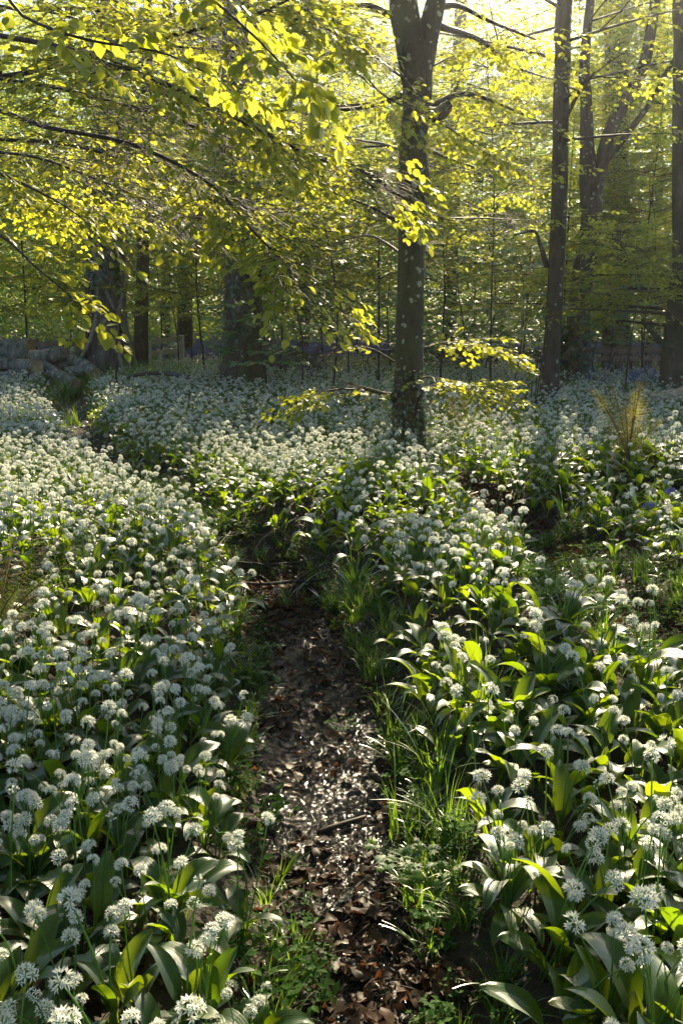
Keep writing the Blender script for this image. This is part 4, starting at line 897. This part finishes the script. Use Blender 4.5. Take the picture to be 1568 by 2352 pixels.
bs = [(260, 15, 5, 1.4, 8, 'young beech in front of the vine-wrapped tree', 3.2), (760, 12.5, 4.8, 1.3, 8, 'slim young beech before the sycamore saplings, left of the forked beech', 2.2), (1130, 13, 4.8, 1.3, 8, 'slim young beech before the sycamore saplings, right of the forked beech', 2.3), (1480, 17.6, 7.8, 1.6, 12, 'young beech between the leaning limbs and the edge tree', 2.6),
      (470, 17.5, 7, 1.5, 12, 'young beech with yellow-green tiers left of the broad mossy tree', 1.3), (640, 18, 7.6, 1.7, 12, 'young beech behind the broad mossy tree', 1.6), (740, 20, 5.5, 1.6, 8, 'young beech in the gap right of the broad mossy tree', 1.3), (870, 14, 5.5, 1.5, 8, 'young beech leafing just left of the forked beech', 1.9),
      (1010, 15, 5.4, 1.6, 8, 'young beech leafing just right of the forked beech', 1.9), (1110, 19, 6, 1.8, 9, 'tall young beech between the forked beech and the slim reddish tree', 1.4), (1200, 21, 9.5, 2, 14, 'young beech far behind the slim reddish tree', 1.2), (1290, 18.5, 8.5, 1.7, 13, 'young beech behind the slim reddish tree', 1.5),
      (1400, 19, 8, 1.8, 13, 'young beech behind the leaning limbs', 1.8), (1480, 17.5, 4.5, 1.6, 8, 'young beech above the right fence', 1.4), (1540, 20, 9, 2.0, 14, 'tall young beech behind the mossy edge tree', 1.6), (1440, 13.2, 2.6, 1.3, 5, 'low spreading young beech in front of the right fence', 1.5),
      (60, 20, 8, 1.8, 13, 'young beech behind the left end of the log pile', 1.5), (150, 21.5, 5.2, 1.6, 8, 'young beech behind the middle of the log pile', 1.4), (210, 24, 6, 1.8, 9, 'young beech behind the vine-wrapped tree', 2.0), (370, 22, 5.6, 1.6, 8, 'young beech beyond the wooden gate', 2.0), (440, 24, 6.2, 1.8, 9, 'tall young beech beyond the gate gap', 1.9),
      (-40, 17, 5.6, 1.6, 8, 'young beech half outside the left edge', 1.2), (540, 22, 7, 2, 10, 'tall young beech rising behind the broad mossy tree', 2.0), (820, 23, 8, 2.1, 11, 'tall young beech rising behind and left of the forked beech', 2.0), (970, 24, 8, 2.1, 11, 'tall young beech rising behind the forked beech', 2.0), (1090, 25, 9, 2.2, 12, 'tall pale-leaved young beech in the bright gap right of the forked beech', 2), (700, 26, 9, 2.2, 12, 'tall young beech at the back of the bright gap', 2.0)]
for k, (u, y, H, sprd, ti, lb, z0) in enumerate(bs): sap(u, y, H, sprd, ti, lb, 60 + k, z0=z0, leaf=.068)

# --- far woodland, one mass of leaves
wd = Soup(); g = np.random.default_rng(77)
for n_cl, ya, yb, zlo, ztop, sz_ in ((2300, 19, 31, 2.2, 9.5, .095), (3000, 30, 48, .4, 15.5, .15), (1500, 34, 56, .3, 5.5, .17), (2200, 50, 72, .2, 18, .32)):
    cy_ = g.uniform(ya, yb, n_cl); cx_ = g.uniform(-1, 1, n_cl) * (.45 * cy_ + 5); cz = zlo + g.uniform(0, 1, n_cl) ** 1.15 * (np.minimum(.36 * cy_ + 1, ztop) - zlo)
    m = 60; P = np.repeat(np.stack([cx_, cy_, cz], 1), m, 0); P += g.normal(0, 1, P.shape) * np.array([.8, .8, .2]) * (1 + (ya > 40)); n_ = len(P)
    pu_, pv_ = proj(P); k = shade_keep(P) & (P[:, 2] > .3) & ((g.random(n_) < .6) | ~((abs(pu_ - 1120) < 230) & (pv_ < 190) | (abs(pu_ - 330) < 120) & (pv_ < 110))); P = P[k]; n_ = len(P); D = g.normal(0, 1, (n_, 3)) * [1, 1, .3]; U = g.normal(0, .45, (n_, 3)) + [0, 0, 1]
    leaves(wd, P, D, U, g.uniform(.7, 1.3, n_) * sz_, 'lo')
n_cl = 3400; cy_ = g.uniform(18.5, 30, n_cl); cx_ = g.uniform(-1, 1, n_cl) * (.42 * cy_ + 3); cz = .35 + g.random(n_cl) ** 1.2 * 5.5
P = np.repeat(np.stack([cx_, cy_, cz], 1), 16, 0); P += g.normal(0, 1, P.shape) * [.42, .42, .10]; pu_, pv_ = proj(P)
k = (P[:, 2] > .2) & ((pu_ > 560) | (P[:, 1] > 22.5)) & ~((pu_ > 405) & (pu_ < 545) & (pv_ > 725)) & ~((pu_ > 560) & (pu_ < 900) & (pv_ > 770)) & ~((pu_ > 1320) & (pu_ < 1540) & (pv_ > 780)) & shade_keep(P); P = P[k]; n_ = len(P)
ug = Soup(); leaves(ug, P, g.normal(0, 1, (n_, 3)) * [1, 1, .25], g.normal(0, .3, (n_, 3)) + [0, 0, 1], g.uniform(.12, .20, n_), 'syc')
tag(ug.obj('undergrowth', M['syc']), 'shadowy broad-leaved thicket filling the edge of the clearing behind the trees', 'undergrowth', kind='stuff')
tag(wd.obj('woodland', M['dark']), 'dense mass of distant woodland foliage closing off the clearing', 'woodland', kind='stuff')

# ------------------------------------------------------------------ logs, gate, fences
def log(pts, w_, y, label, cat='log', dz=0, mat='log', cutc='cut', both=True, lump=.022, group='logs in the pile', yy=None):
    P = [at(u, v, y if yy is None else yy[i_]) for i_, (u, v) in enumerate(pts)]; r_ = [a / 2 * y / F for a in (w_ if isinstance(w_, (list, tuple)) else [w_] * len(pts))]
    b = Soup(); C, rad = tube(b, P, r_, 18, 26, lump, False, None, random.random() * 6); c = P[0]
    o = b.obj('log', M[mat]); localise(o, C[0]); o.location = C[0]; tag(o, label, cat, group)
    for e, i_ in ((0, 0), (1, -1)):
        s_ = Soup(); d = norm(C[1] - C[0]) if e == 0 else norm(C[-2] - C[-1]); vv = np.concatenate(b.v); ring = vv[:18] if e == 0 else vv[-18:]; ce = ring.mean(0)
        n1 = ce + (ring - ce) * .96 + d * .004; n2 = ce + (ring - ce) * .5 + d * .008 * (1 if e else 1)
        q = [(k_, (k_ + 1) % 18, 18 + (k_ + 1) % 18, 18 + k_) for k_ in range(18)]; q2 = [(18 + k_, 18 + (k_ + 1) % 18, 36 + (k_ + 1) % 18, 36 + k_) for k_ in range(18)]
        s_.add(np.vstack([ring, n1, n2, ce[None]]), [(36 + k_, 36 + (k_ + 1) % 18, 54) for k_ in range(18)], q + q2)
        f = s_.obj('cut_face', M[cutc], o); f.data.transform(Matrix.Translation(-Vector(C[0])))
    return o
YL = 17.2
log([(-60, 822), (10, 812), (72, 806)], [58, 62, 60], YL + .5, 'thickest peeled log at the top left of the pile with a pale cut end', mat='log')
log([(-40, 832), (40, 838), (85, 842)], [30, 30, 30], YL - .2, 'grey log jutting from the left edge in the middle of the pile', yy=[YL, YL, YL - .6])
log([(72, 822), (110, 818), (155, 806)], [34, 34, 30], YL, 'grey log slanting up across the top of the pile, its end in the middle')
log([(150, 818), (200, 822), (228, 824)], [36, 34, 36], YL + .6, 'reddish round log at the back right of the pile')
log([(110, 838), (140, 836), (162, 838)], [42, 44, 44], YL + .3, 'short orange-brown log tucked under the slanting log', mat='log')
log([(165, 826), (195, 838), (219, 858)], [26, 26, 28], YL - .3, 'pale grey bent log sloping down to the right end of the pile', yy=[YL, YL - .3, YL - .6])
log([(96, 836), (128, 858), (175, 880)], [28, 28, 24], YL - .5, 'grey branch log leaning down at the front of the pile', yy=[YL, YL - .6, YL - 1.0])
log([(150, 852), (180, 852), (215, 848)], [20, 24, 24], YL - .3, 'thin split log lying low at the right end of the pile')
log([(-30, 868), (30, 862), (68, 852)], [20, 22, 18], YL - .6, 'thin dark crooked log across the lower left of the pile')
log([(30, 866), (60, 866), (84, 864)], [36, 38, 36], YL - .1, 'stubby dark log at the bottom left of the pile')
log([(120, 872), (170, 874), (210, 872)], [34, 36, 34], YL + .4, 'dark log at the very bottom of the pile, half buried in flowers')
log([(-60, 852), (0, 852), (60, 850)], [34, 34, 34], YL + .4, 'dark log buried in the middle of the pile on the left')
log([(288, 866), (340, 857), (395, 858), (440, 868), (472, 884)], [8, 10, 11, 10, 6], 15.6, 'thin pale curved branch lying on the garlic flowers before the gate', 'fallen branch', mat='bark_grey', group='fallen wood', yy=[14.8, 15.2, 15.2, 14.8, 14.0])
log([(606, 818), (660, 826), (745, 838)], [38, 44, 46], 18.4, 'long fallen log with a bare grey end lying behind the thin saplings', 'fallen log', mat='bark_grey', group='fallen wood')
log([(1488, 918), (1530, 910), (1600, 900)], [26, 30, 30], 12.2, 'splintered brown log lying at the foot of the mossy edge tree', 'fallen log', mat='cut', group='fallen wood', lump=.18)
log([(1000, 815), (1080, 820), (1140, 828)], [34, 34, 34], 21, 'dark fallen log in the shade beyond the lit low branches', 'fallen log', mat='bark_dark', group='fallen wood')
def beam(sp, a, b, w_, h_, tw=0.0):
    a = np.array(a, float); b = np.array(b, float); T = norm(b - a); Sd = norm(np.cross(T, [0, 0, 1.0]) if abs(T[2]) < .9 else np.cross(T, [0, 1.0, 0])); Up = np.cross(Sd, T)
    V = []; n_ = 8
    for i_ in range(n_):
        c = a + (b - a) * i_ / (n_ - 1) + rng.normal(0, .006, 3)
        for s_, t_ in ((-1, -1), (1, -1), (1, 1), (-1, 1)): V.append(c + Sd * s_ * w_ / 2 * rng.uniform(.92, 1.06) + Up * t_ * h_ / 2 * rng.uniform(.9, 1.08))
    q = [(4 * i_ + j_, 4 * i_ + (j_ + 1) % 4, 4 * i_ + 4 + (j_ + 1) % 4, 4 * i_ + 4 + j_) for i_ in range(n_ - 1) for j_ in range(4)] + [(3, 2, 1, 0), tuple(4 * (n_ - 1) + j_ for j_ in range(4))]
    sp.add(V, None, q)
def wooden(name, parts, loc, label, cat, group=None, mat='wood'):
    e = empty(name, loc, label, cat, group)
    for nm, a, b, w_, h_ in parts:
        s_ = Soup(); beam(s_, a, b, w_, h_); localise(s_.obj(nm, M[mat], e, smooth=False), loc)
    return e
def U(u, v, y): return at(u, v, y)
yg = 20.0; g0 = U(340, 858, yg)
wooden('wooden_gate', [('post', U(342, 862, yg), U(342, 782, yg), .11, .11), ('post', U(417, 858, yg + 1.5), U(417, 768, yg + 1.5), .11, .12), ('rail', U(347, 786, yg), U(416, 776, yg + 1.4), .04, .11), ('rail', U(347, 812, yg), U(416, 804, yg + 1.4), .04, .10), ('rail', U(347, 838, yg), U(416, 828, yg + 1.4), .04, .11),
                       ('brace', U(360, 858, yg - .1), U(372, 806, yg), .05, .07), ('brace', U(404, 856, yg + 1.1), U(388, 806, yg + .8), .05, .07), ('brace', U(414, 782, yg + 1.5), U(403, 812, yg + 1.3), .05, .06)],
       (g0[0], g0[1], hz(g0[0], g0[1])), 'weathered wooden gate with three rails and crossed braces standing open', 'gate')
def fence(us, vtop, vbot, y0, y1, label, posts, name='rail_fence', rails=2, mat='rail'):
    a = U(us[0], vbot, y0); loc = (a[0], a[1], hz(a[0], a[1])); pr = []
    for k in range(rails):
        f = k / max(1, rails - .4); pr.append(('rail', U(us[0], vtop + (vbot - vtop) * f * .75 + 4, y0), U(us[1], vtop + (vbot - vtop) * f * .75 + 4, y1), .05, .11))
    for k in range(posts):
        t = (k + .3) / posts; u = us[0] + (us[1] - us[0]) * t; y = y0 + (y1 - y0) * t + .08; pr.append(('post', U(u, vbot + 14, y), U(u, vtop - 6, y), .12, .12))
    wooden(name, pr, loc, label, 'fence', 'rail fences round the clearing', mat)
fence((-80, 338), 786, 830, 21.5, 21.8, 'brown rail fence running behind the log pile', 6)
fence((338, 250), 786, 830, 20.2, 20.6, 'short weathered rail between the vine-wrapped tree and the gate', 2)
fence((1345, 1545), 800, 842, 18.2, 18.4, 'dark brown two-rail fence between the leaning tree and the edge tree', 6)
fence((940, 1345), 808, 842, 22, 21, 'shadowed rail fence behind the sycamore saplings', 7)

# fallen twiggy branch over the path
fb = Soup(); z_ = .12
def F_(u, v, z): return onz(u, v, z)
main = [F_(540, 1335, .10), F_(600, 1342, .10), F_(680, 1335, .12), (F_(740, 1330, .14)), F_(790, 1308, .17), F_(860, 1290, .2), F_(900, 1270, .22)]
tube(fb, main, [.006, .009, .010, .009, .008, .006, .003], 7, 40, .05)
for pl in ([(535, 1290, .2), (620, 1296, .22), (700, 1288, .22), (760, 1280, .24)], [(690, 1334, .12), (640, 1310, .2), (560, 1285, .24), (510, 1270, .25)], [(790, 1308, .17), (730, 1270, .3), (640, 1235, .32), (560, 1225, .3)], [(600, 1342, .1), (580, 1300, .25), (600, 1240, .35), (680, 1190, .4)],
           [(760, 1318, .15), (830, 1260, .32), (900, 1210, .4), (960, 1190, .42)], [(560, 1350, .08), (600, 1390, .05), (660, 1425, .03), (730, 1428, .02)], [(640, 1345, .08), (690, 1375, .06), (740, 1400, .03)], [(680, 1335, .12), (740, 1300, .2), (800, 1290, .22), (850, 1250, .3)], [(550, 1330, .1), (520, 1300, .2), (500, 1260, .28), (530, 1220, .3)], [(820, 1300, .18), (860, 1320, .14), (920, 1330, .12)]):
    P = [F_(*q) for q in pl]; tube(fb, P, np.linspace(.0055, .0015, len(P)), 5, 20, .05)
    for k in range(7):
        t = rng.uniform(.2, 1); C_ = spline(P, 30); i_ = int(t * 29); c = C_[i_]; d = norm(C_[min(i_ + 1, 29)] - C_[max(i_ - 1, 0)]) + rng.normal(0, .5, 3) * [1, 1, .5]; e = c + norm(d) * rng.uniform(.08, .25); twigs(fb, [c], [e], .0018, .0007)
o = fb.obj('fallen_branch', M['twig']); tag(o, 'bare twiggy branch fallen across the muddy path', 'fallen branch')
fb = Soup()
for pl in ([(150, 1290, .3), (260, 1230, .38), (330, 1180, .42), (420, 1230, .4), (500, 1280, .35)], [(260, 1230, .38), (200, 1190, .45), (120, 1210, .42)], [(330, 1180, .42), (250, 1150, .5), (180, 1160, .48)]):
    P = [F_(*q) for q in pl]; tube(fb, P, np.linspace(.005, .0015, len(P)), 5, 20, .05)
    for k in range(8):
        C_ = spline(P, 30); i_ = rng.integers(3, 28); c = C_[i_]; e = c + norm(rng.normal(0, 1, 3) * [1, 1, .5] + (C_[i_ + 1] - c) * 20) * rng.uniform(.08, .25); twigs(fb, [c], [e], .0016, .0007)
tag(fb.obj('dead_twig', M['twig']), 'thin dead twig caught on the sunlit garlic of the left bank', 'twig')

# bare thin shrub stems
def bare(u, v, H, label, seed, n=3):
    g = np.random.default_rng(seed); p = onz(u, v, .2); x, y = p[0], p[1]; z = hz(x, y); s_ = Soup()
    for k in range(n):
        t = np.array([x + g.normal(0, H * .25), y + g.normal(0, H * .2), z + H * g.uniform(.6, 1)]); m_ = (np.array([x, y, z]) + t) / 2 + g.normal(0, .05, 3); C_, _ = tube(s_, [(x, y, z - .05), m_, t], [.010, .007, .002], 5, 14, .03)
        for q in range(6): i_ = g.integers(4, 13); e = C_[i_] + norm(g.normal(0, 1, 3) * [1, 1, .4] + [0, 0, .7]) * g.uniform(.15, .5) * H * .4; twigs(s_, [C_[i_]], [e], .004, .0015)
    o = s_.obj('bare_shrub', M['twig']); localise(o, (x, y, z)); o.location = (x, y, z); tag(o, label, 'shrub', 'thin bare shrubs')
bare(1225, 960, 1.3, 'thin bare shrub just left of the slim tree foot', 1, 4); bare(1410, 872, 1.1, 'thin bare stems in front of the right fence', 2, 5); bare(1455, 868, 1.0, 'bare forked stems near the middle of the right fence', 3, 4); bare(700, 900, 1.4, 'thin bare stems between the broad mossy tree and the low lit branch', 4, 4)
bare(1080, 900, 1.2, 'thin leaning stems right of the forked beech', 5, 4); bare(1500, 880, .9, 'thin bare stems left of the mossy edge tree', 6, 3); bare(850, 880, 1.3, 'thin stem rising left of the forked beech foot', 7, 2); bare(120, 800, 2.0, 'dark scrub of bare stems behind the log pile', 8, 8)

# ------------------------------------------------------------------ ferns, bluebells, docks and other single plants
def fern(u, v, zb, H, fr, label, seed, curl=True, mat='fern'):
    g = np.random.default_rng(seed); p = onz(u, v, zb); loc = (p[0], p[1], hz(p[0], p[1])); e = empty('fern', loc, label, 'fern')
    for az, hh, lean in fr:
        st = Soup(); lf = Soup(); P = []; n_ = 16; h = H * hh
        for i_ in range(n_):
            t = i_ / (n_ - 1); P.append(np.array([math.cos(az) * lean * t ** 1.6, math.sin(az) * lean * t ** 1.6, h * t * (1 - .12 * lean * t)]))
        if curl:
            d = norm(P[-1] - P[-2]); sd = norm(np.array([math.cos(az), math.sin(az), 0]) + 1e-6); c0 = P[-1]; rr = .020
            for k in range(1, 12): a = k * .55; r_ = rr * (1 - k / 14); P.append(c0 + sd * (rr - r_ * math.cos(a)) * 1.0 + np.array([0, 0, r_ * math.sin(a)]))
        P = np.array(P); tube(st, P, np.linspace(.0038, .0022, len(P)), 6, len(P) * 2, .0)
        C_ = spline(P[:n_], 30)
        pv, pd_, pu_, ps = [], [], [], []
        for k in range(8, 30):
            T = norm(C_[min(k + 1, 29)] - C_[k - 1]); Sd = norm(np.cross(T, [math.cos(az + 1.3), math.sin(az + 1.3), .2])); t = k / 29
            L_ = .085 * math.sin(math.pi * min(1, t * .85 + .12)) * (h / .5) + .012
            for s_ in (-1, 1):
                dr = norm(Sd * s_ + T * .25); m_ = max(4, int(L_ / .009)); up = np.cross(dr, T)
                tip = C_[k] + dr * L_ ; twigs(st, [C_[k]], [tip], .0009, .0005)
                for q in range(m_):
                    b = C_[k] + dr * L_ * (q + .5) / m_ + (up * .012 * (q / m_) ** 2)
                    for s2 in (-1, 1): pv.append(b); pd_.append(T * s2 + dr * .4 + g.normal(0, .25, 3)); pu_.append(up + g.normal(0, .2, 3)); ps.append(.0075 * (1 - .6 * q / m_) * (h / .5) ** .5)
        leaves(lf, np.array(pv), np.array(pd_), np.array(pu_), np.array(ps) * 1.1, 'lo')
        fo = st.obj('frond', M['fernstem'], e); lf.obj('leaflets', M[mat], fo)
fern(1432, 1195, .05, .57, [(2.9, 1.0, .26), (2.6, 1.0, .14), (.2, .95, .02), (0.1, 1.08, .05), (3.4, .75, .05), (.5, .55, .10), (.1, .62, .22), (4.8, .66, .04), (2.2, .9, .30)], 'tall unfurling fern with curled croziers rising from the right bank', 5)
fern(1052, 1045, .05, .46, [(2.7, 1.0, .12), (.3, .95, .08), (1.2, .8, .1), (3.6, .7, .15), (.1, .7, .2)], 'small golden unfurling fern behind the garlic near the forked beech', 6)
fern(10, 1640, .0, .42, [(.2, .8, .34), (-.4, .7, .36), (.8, .9, .30), (-.9, .7, .3), (1.6, .8, .3), (3.0, .8, .3)], 'dark green fern half outside the left edge of the bank', 7, False, 'herb')
def bluebell(u, v, zt, label, seed):
    g = np.random.default_rng(seed); p = onz(u, v, zt); z0 = hz(p[0], p[1]); loc = (p[0], p[1], z0); H = zt - z0; e = empty('bluebell', loc, label, 'bluebell')
    s_ = Soup(); C_, _ = tube(s_, [(0, 0, 0), (.005, 0, H * .6), (.012, 0, H * .92), (.04, 0, H)], [.003, .003, .0022, .001], 6, 20); s_.obj('flower_stalk', M['stalk'], e)
    for k in range(8):
        c = C_[19 - k] if k < 8 else C_[12]; a = g.uniform(-.9, .9) + (3.14 if k % 3 == 2 else 0); q = c + np.array([math.cos(a) * .014, math.sin(a) * .014, -.006]); b = Soup(); twigs(b, [c], [q], .0008, .0008)
        prof = [(0, .002), (.004, .0045), (.012, .0052), (.017, .0062), (.020, .0100)]; ax = norm(np.array([math.cos(a) * .35, math.sin(a) * .35, -1])); tube(b, [q + ax * t for t, _ in prof], [r for _, r in prof], 8, 10, 0, False)
        b.obj('bell', M['bluebell'], e)
    for a in (0.5, 2.6, 4.2):
        l_ = garlic_leaf(L=.26, W=.014, a0=.25, bend=1.4, pet=.05, n=9, m=3); o = l_.obj('leaf', M['garlic'], e); o.rotation_euler = (0, 0, a)
bluebell(1480, 1150, .42, 'bluebell with drooping violet-blue bells among the garlic, the shorter of the pair', 1)
bluebell(1526, 1118, .47, 'taller bluebell at the right with bells hanging to one side of its stalk', 2)
def dock(u, v, label, seed, n=4, L=.17, W=.06, up=.25):
    g = np.random.default_rng(seed); p = onz(u, v, -.05); loc = (p[0], p[1], hz(p[0], p[1])); e = empty('broad_leaved_plant', loc, label, 'plant')
    for k in range(n):
        l_ = garlic_leaf(L=L * g.uniform(.8, 1.15), W=W * g.uniform(.85, 1.1), a0=up * g.uniform(.3, 1.5), bend=g.uniform(.2, .9), pet=.2, fold=.25, twist=g.normal(0, .3)); o = l_.obj('leaf', M['grass'], e); o.rotation_euler = (0, 0, g.uniform(0, 6.28))
dock(905, 1450, 'broad-leaved young plant with upright pale leaves on the grassy verge', 1, 5); dock(815, 1515, 'single upright broad leaf standing in the grassy verge', 2, 1, .12, .05, .1); dock(1375, 1300, 'upright pale-leaved plant left of the golden leaf on the right verge', 3, 3, .2, .07, .2)
dock(1450, 1295, 'sunlit upright broad leaf on the right verge', 4, 2, .2, .06, .1); dock(525, 1680, 'small broad-leaved plant at the left edge of the path', 5, 3, .10, .05); dock(1580, 1400, 'arching leafy plant at the right edge of the verge', 6, 7, .24, .05, .5)
dock(985, 2190, 'long single serrated leaf lying out beside the bottom right clump', 7, 2, .16, .05, 1.3)
def rosette(u, v, label, seed, n=16, r=.12, H=.14):
    g = np.random.default_rng(seed); p = onz(u, v, -.05); loc = (p[0], p[1], hz(p[0], p[1])); e = empty('nettle_like_herb', loc, label, 'plant'); s_ = Soup(); l_ = Soup()
    for k in range(n):
        a = g.uniform(0, 6.28); t = np.array([math.cos(a) * r * g.random(), math.sin(a) * r * g.random(), H * g.uniform(.4, 1)]); twigs(s_, [np.zeros(3)], [t], .0018, .001)
        nn_ = 5; D = [(math.cos(b), math.sin(b), g.normal(0, .25)) for b in g.uniform(0, 6.28, nn_)]; leaves(l_, [t] * nn_, np.array(D), g.normal(0, .3, (nn_, 3)) + [0, 0, 1], g.uniform(.02, .04, nn_), 'syc')
    s_.obj('stem', M['stalk'], e); l_.obj('foliage', M['herb'], e)
rosette(960, 2130, 'small lobed-leaf herb on the path edge beside the bottom right clump', 1); rosette(590, 1650, 'pale sunlit herb tuft on the left edge of the path', 2, 14, .1, .1); rosette(610, 1600, 'wiry sunlit herb spilling onto the path from the left bank', 3, 14, .1, .12)
st = Soup(); tube(st, [F_(730, 1912, .02), F_(770, 1898, .03), F_(830, 1880, .035), F_(842, 1872, .03)], [.006, .008, .007, .003], 7, 14, .1); tag(st.obj('stick', M['twig']), 'short dark stick lying in the wet mud of the path', 'stick')
st = Soup(); p = onz(842, 1518, -.03)
gx, gy = np.meshgrid(np.linspace(-1, 1, 18), np.linspace(-1, 1, 18), indexing='ij'); rr = np.clip(1 - gx ** 2 - gy ** 2, 0, 1) ** .6; V = np.stack([p[0] + gx * .09, p[1] + gy * .09, hz(p[0], p[1]) - .02 + rr * (.075 + .02 * wob(gx, gy, .25))], -1).reshape(-1, 3)
i, j = np.meshgrid(np.arange(17), np.arange(17), indexing='ij'); i = i.ravel(); j = j.ravel(); st.add(V, None, np.stack([i * 18 + j, (i + 1) * 18 + j, (i + 1) * 18 + j + 1, i * 18 + j + 1], 1)); tag(st.obj('clod_of_earth', M['mud']), 'rounded brown clod of earth on the grassy verge', 'clod')

# ------------------------------------------------------------------ haze: even air round everything
hb = Soup(); x0, x1, y0, y1, z0, z1 = -112, 112, -32, 132, -3, 19
hb.add([(x0, y0, z0), (x1, y0, z0), (x1, y1, z0), (x0, y1, z0), (x0, y0, z1), (x1, y0, z1), (x1, y1, z1), (x0, y1, z1)], None, [(3, 2, 1, 0), (4, 5, 6, 7), (0, 1, 5, 4), (1, 2, 6, 5), (2, 3, 7, 6), (3, 0, 4, 7)])
m, t, o_, N, L = newmat('haze')
pvn = N('ShaderNodeVolumePrincipled'); pvn.inputs['Color'].default_value = (.93, .95, 1, 1); pvn.inputs['Density'].default_value = .0011; pvn.inputs['Anisotropy'].default_value = .8
L(pvn.outputs[0], o_.inputs['Volume']); o = hb.obj('haze', m, smooth=False); tag(o, 'thin morning haze hanging in the wood', 'haze', kind='stuff')
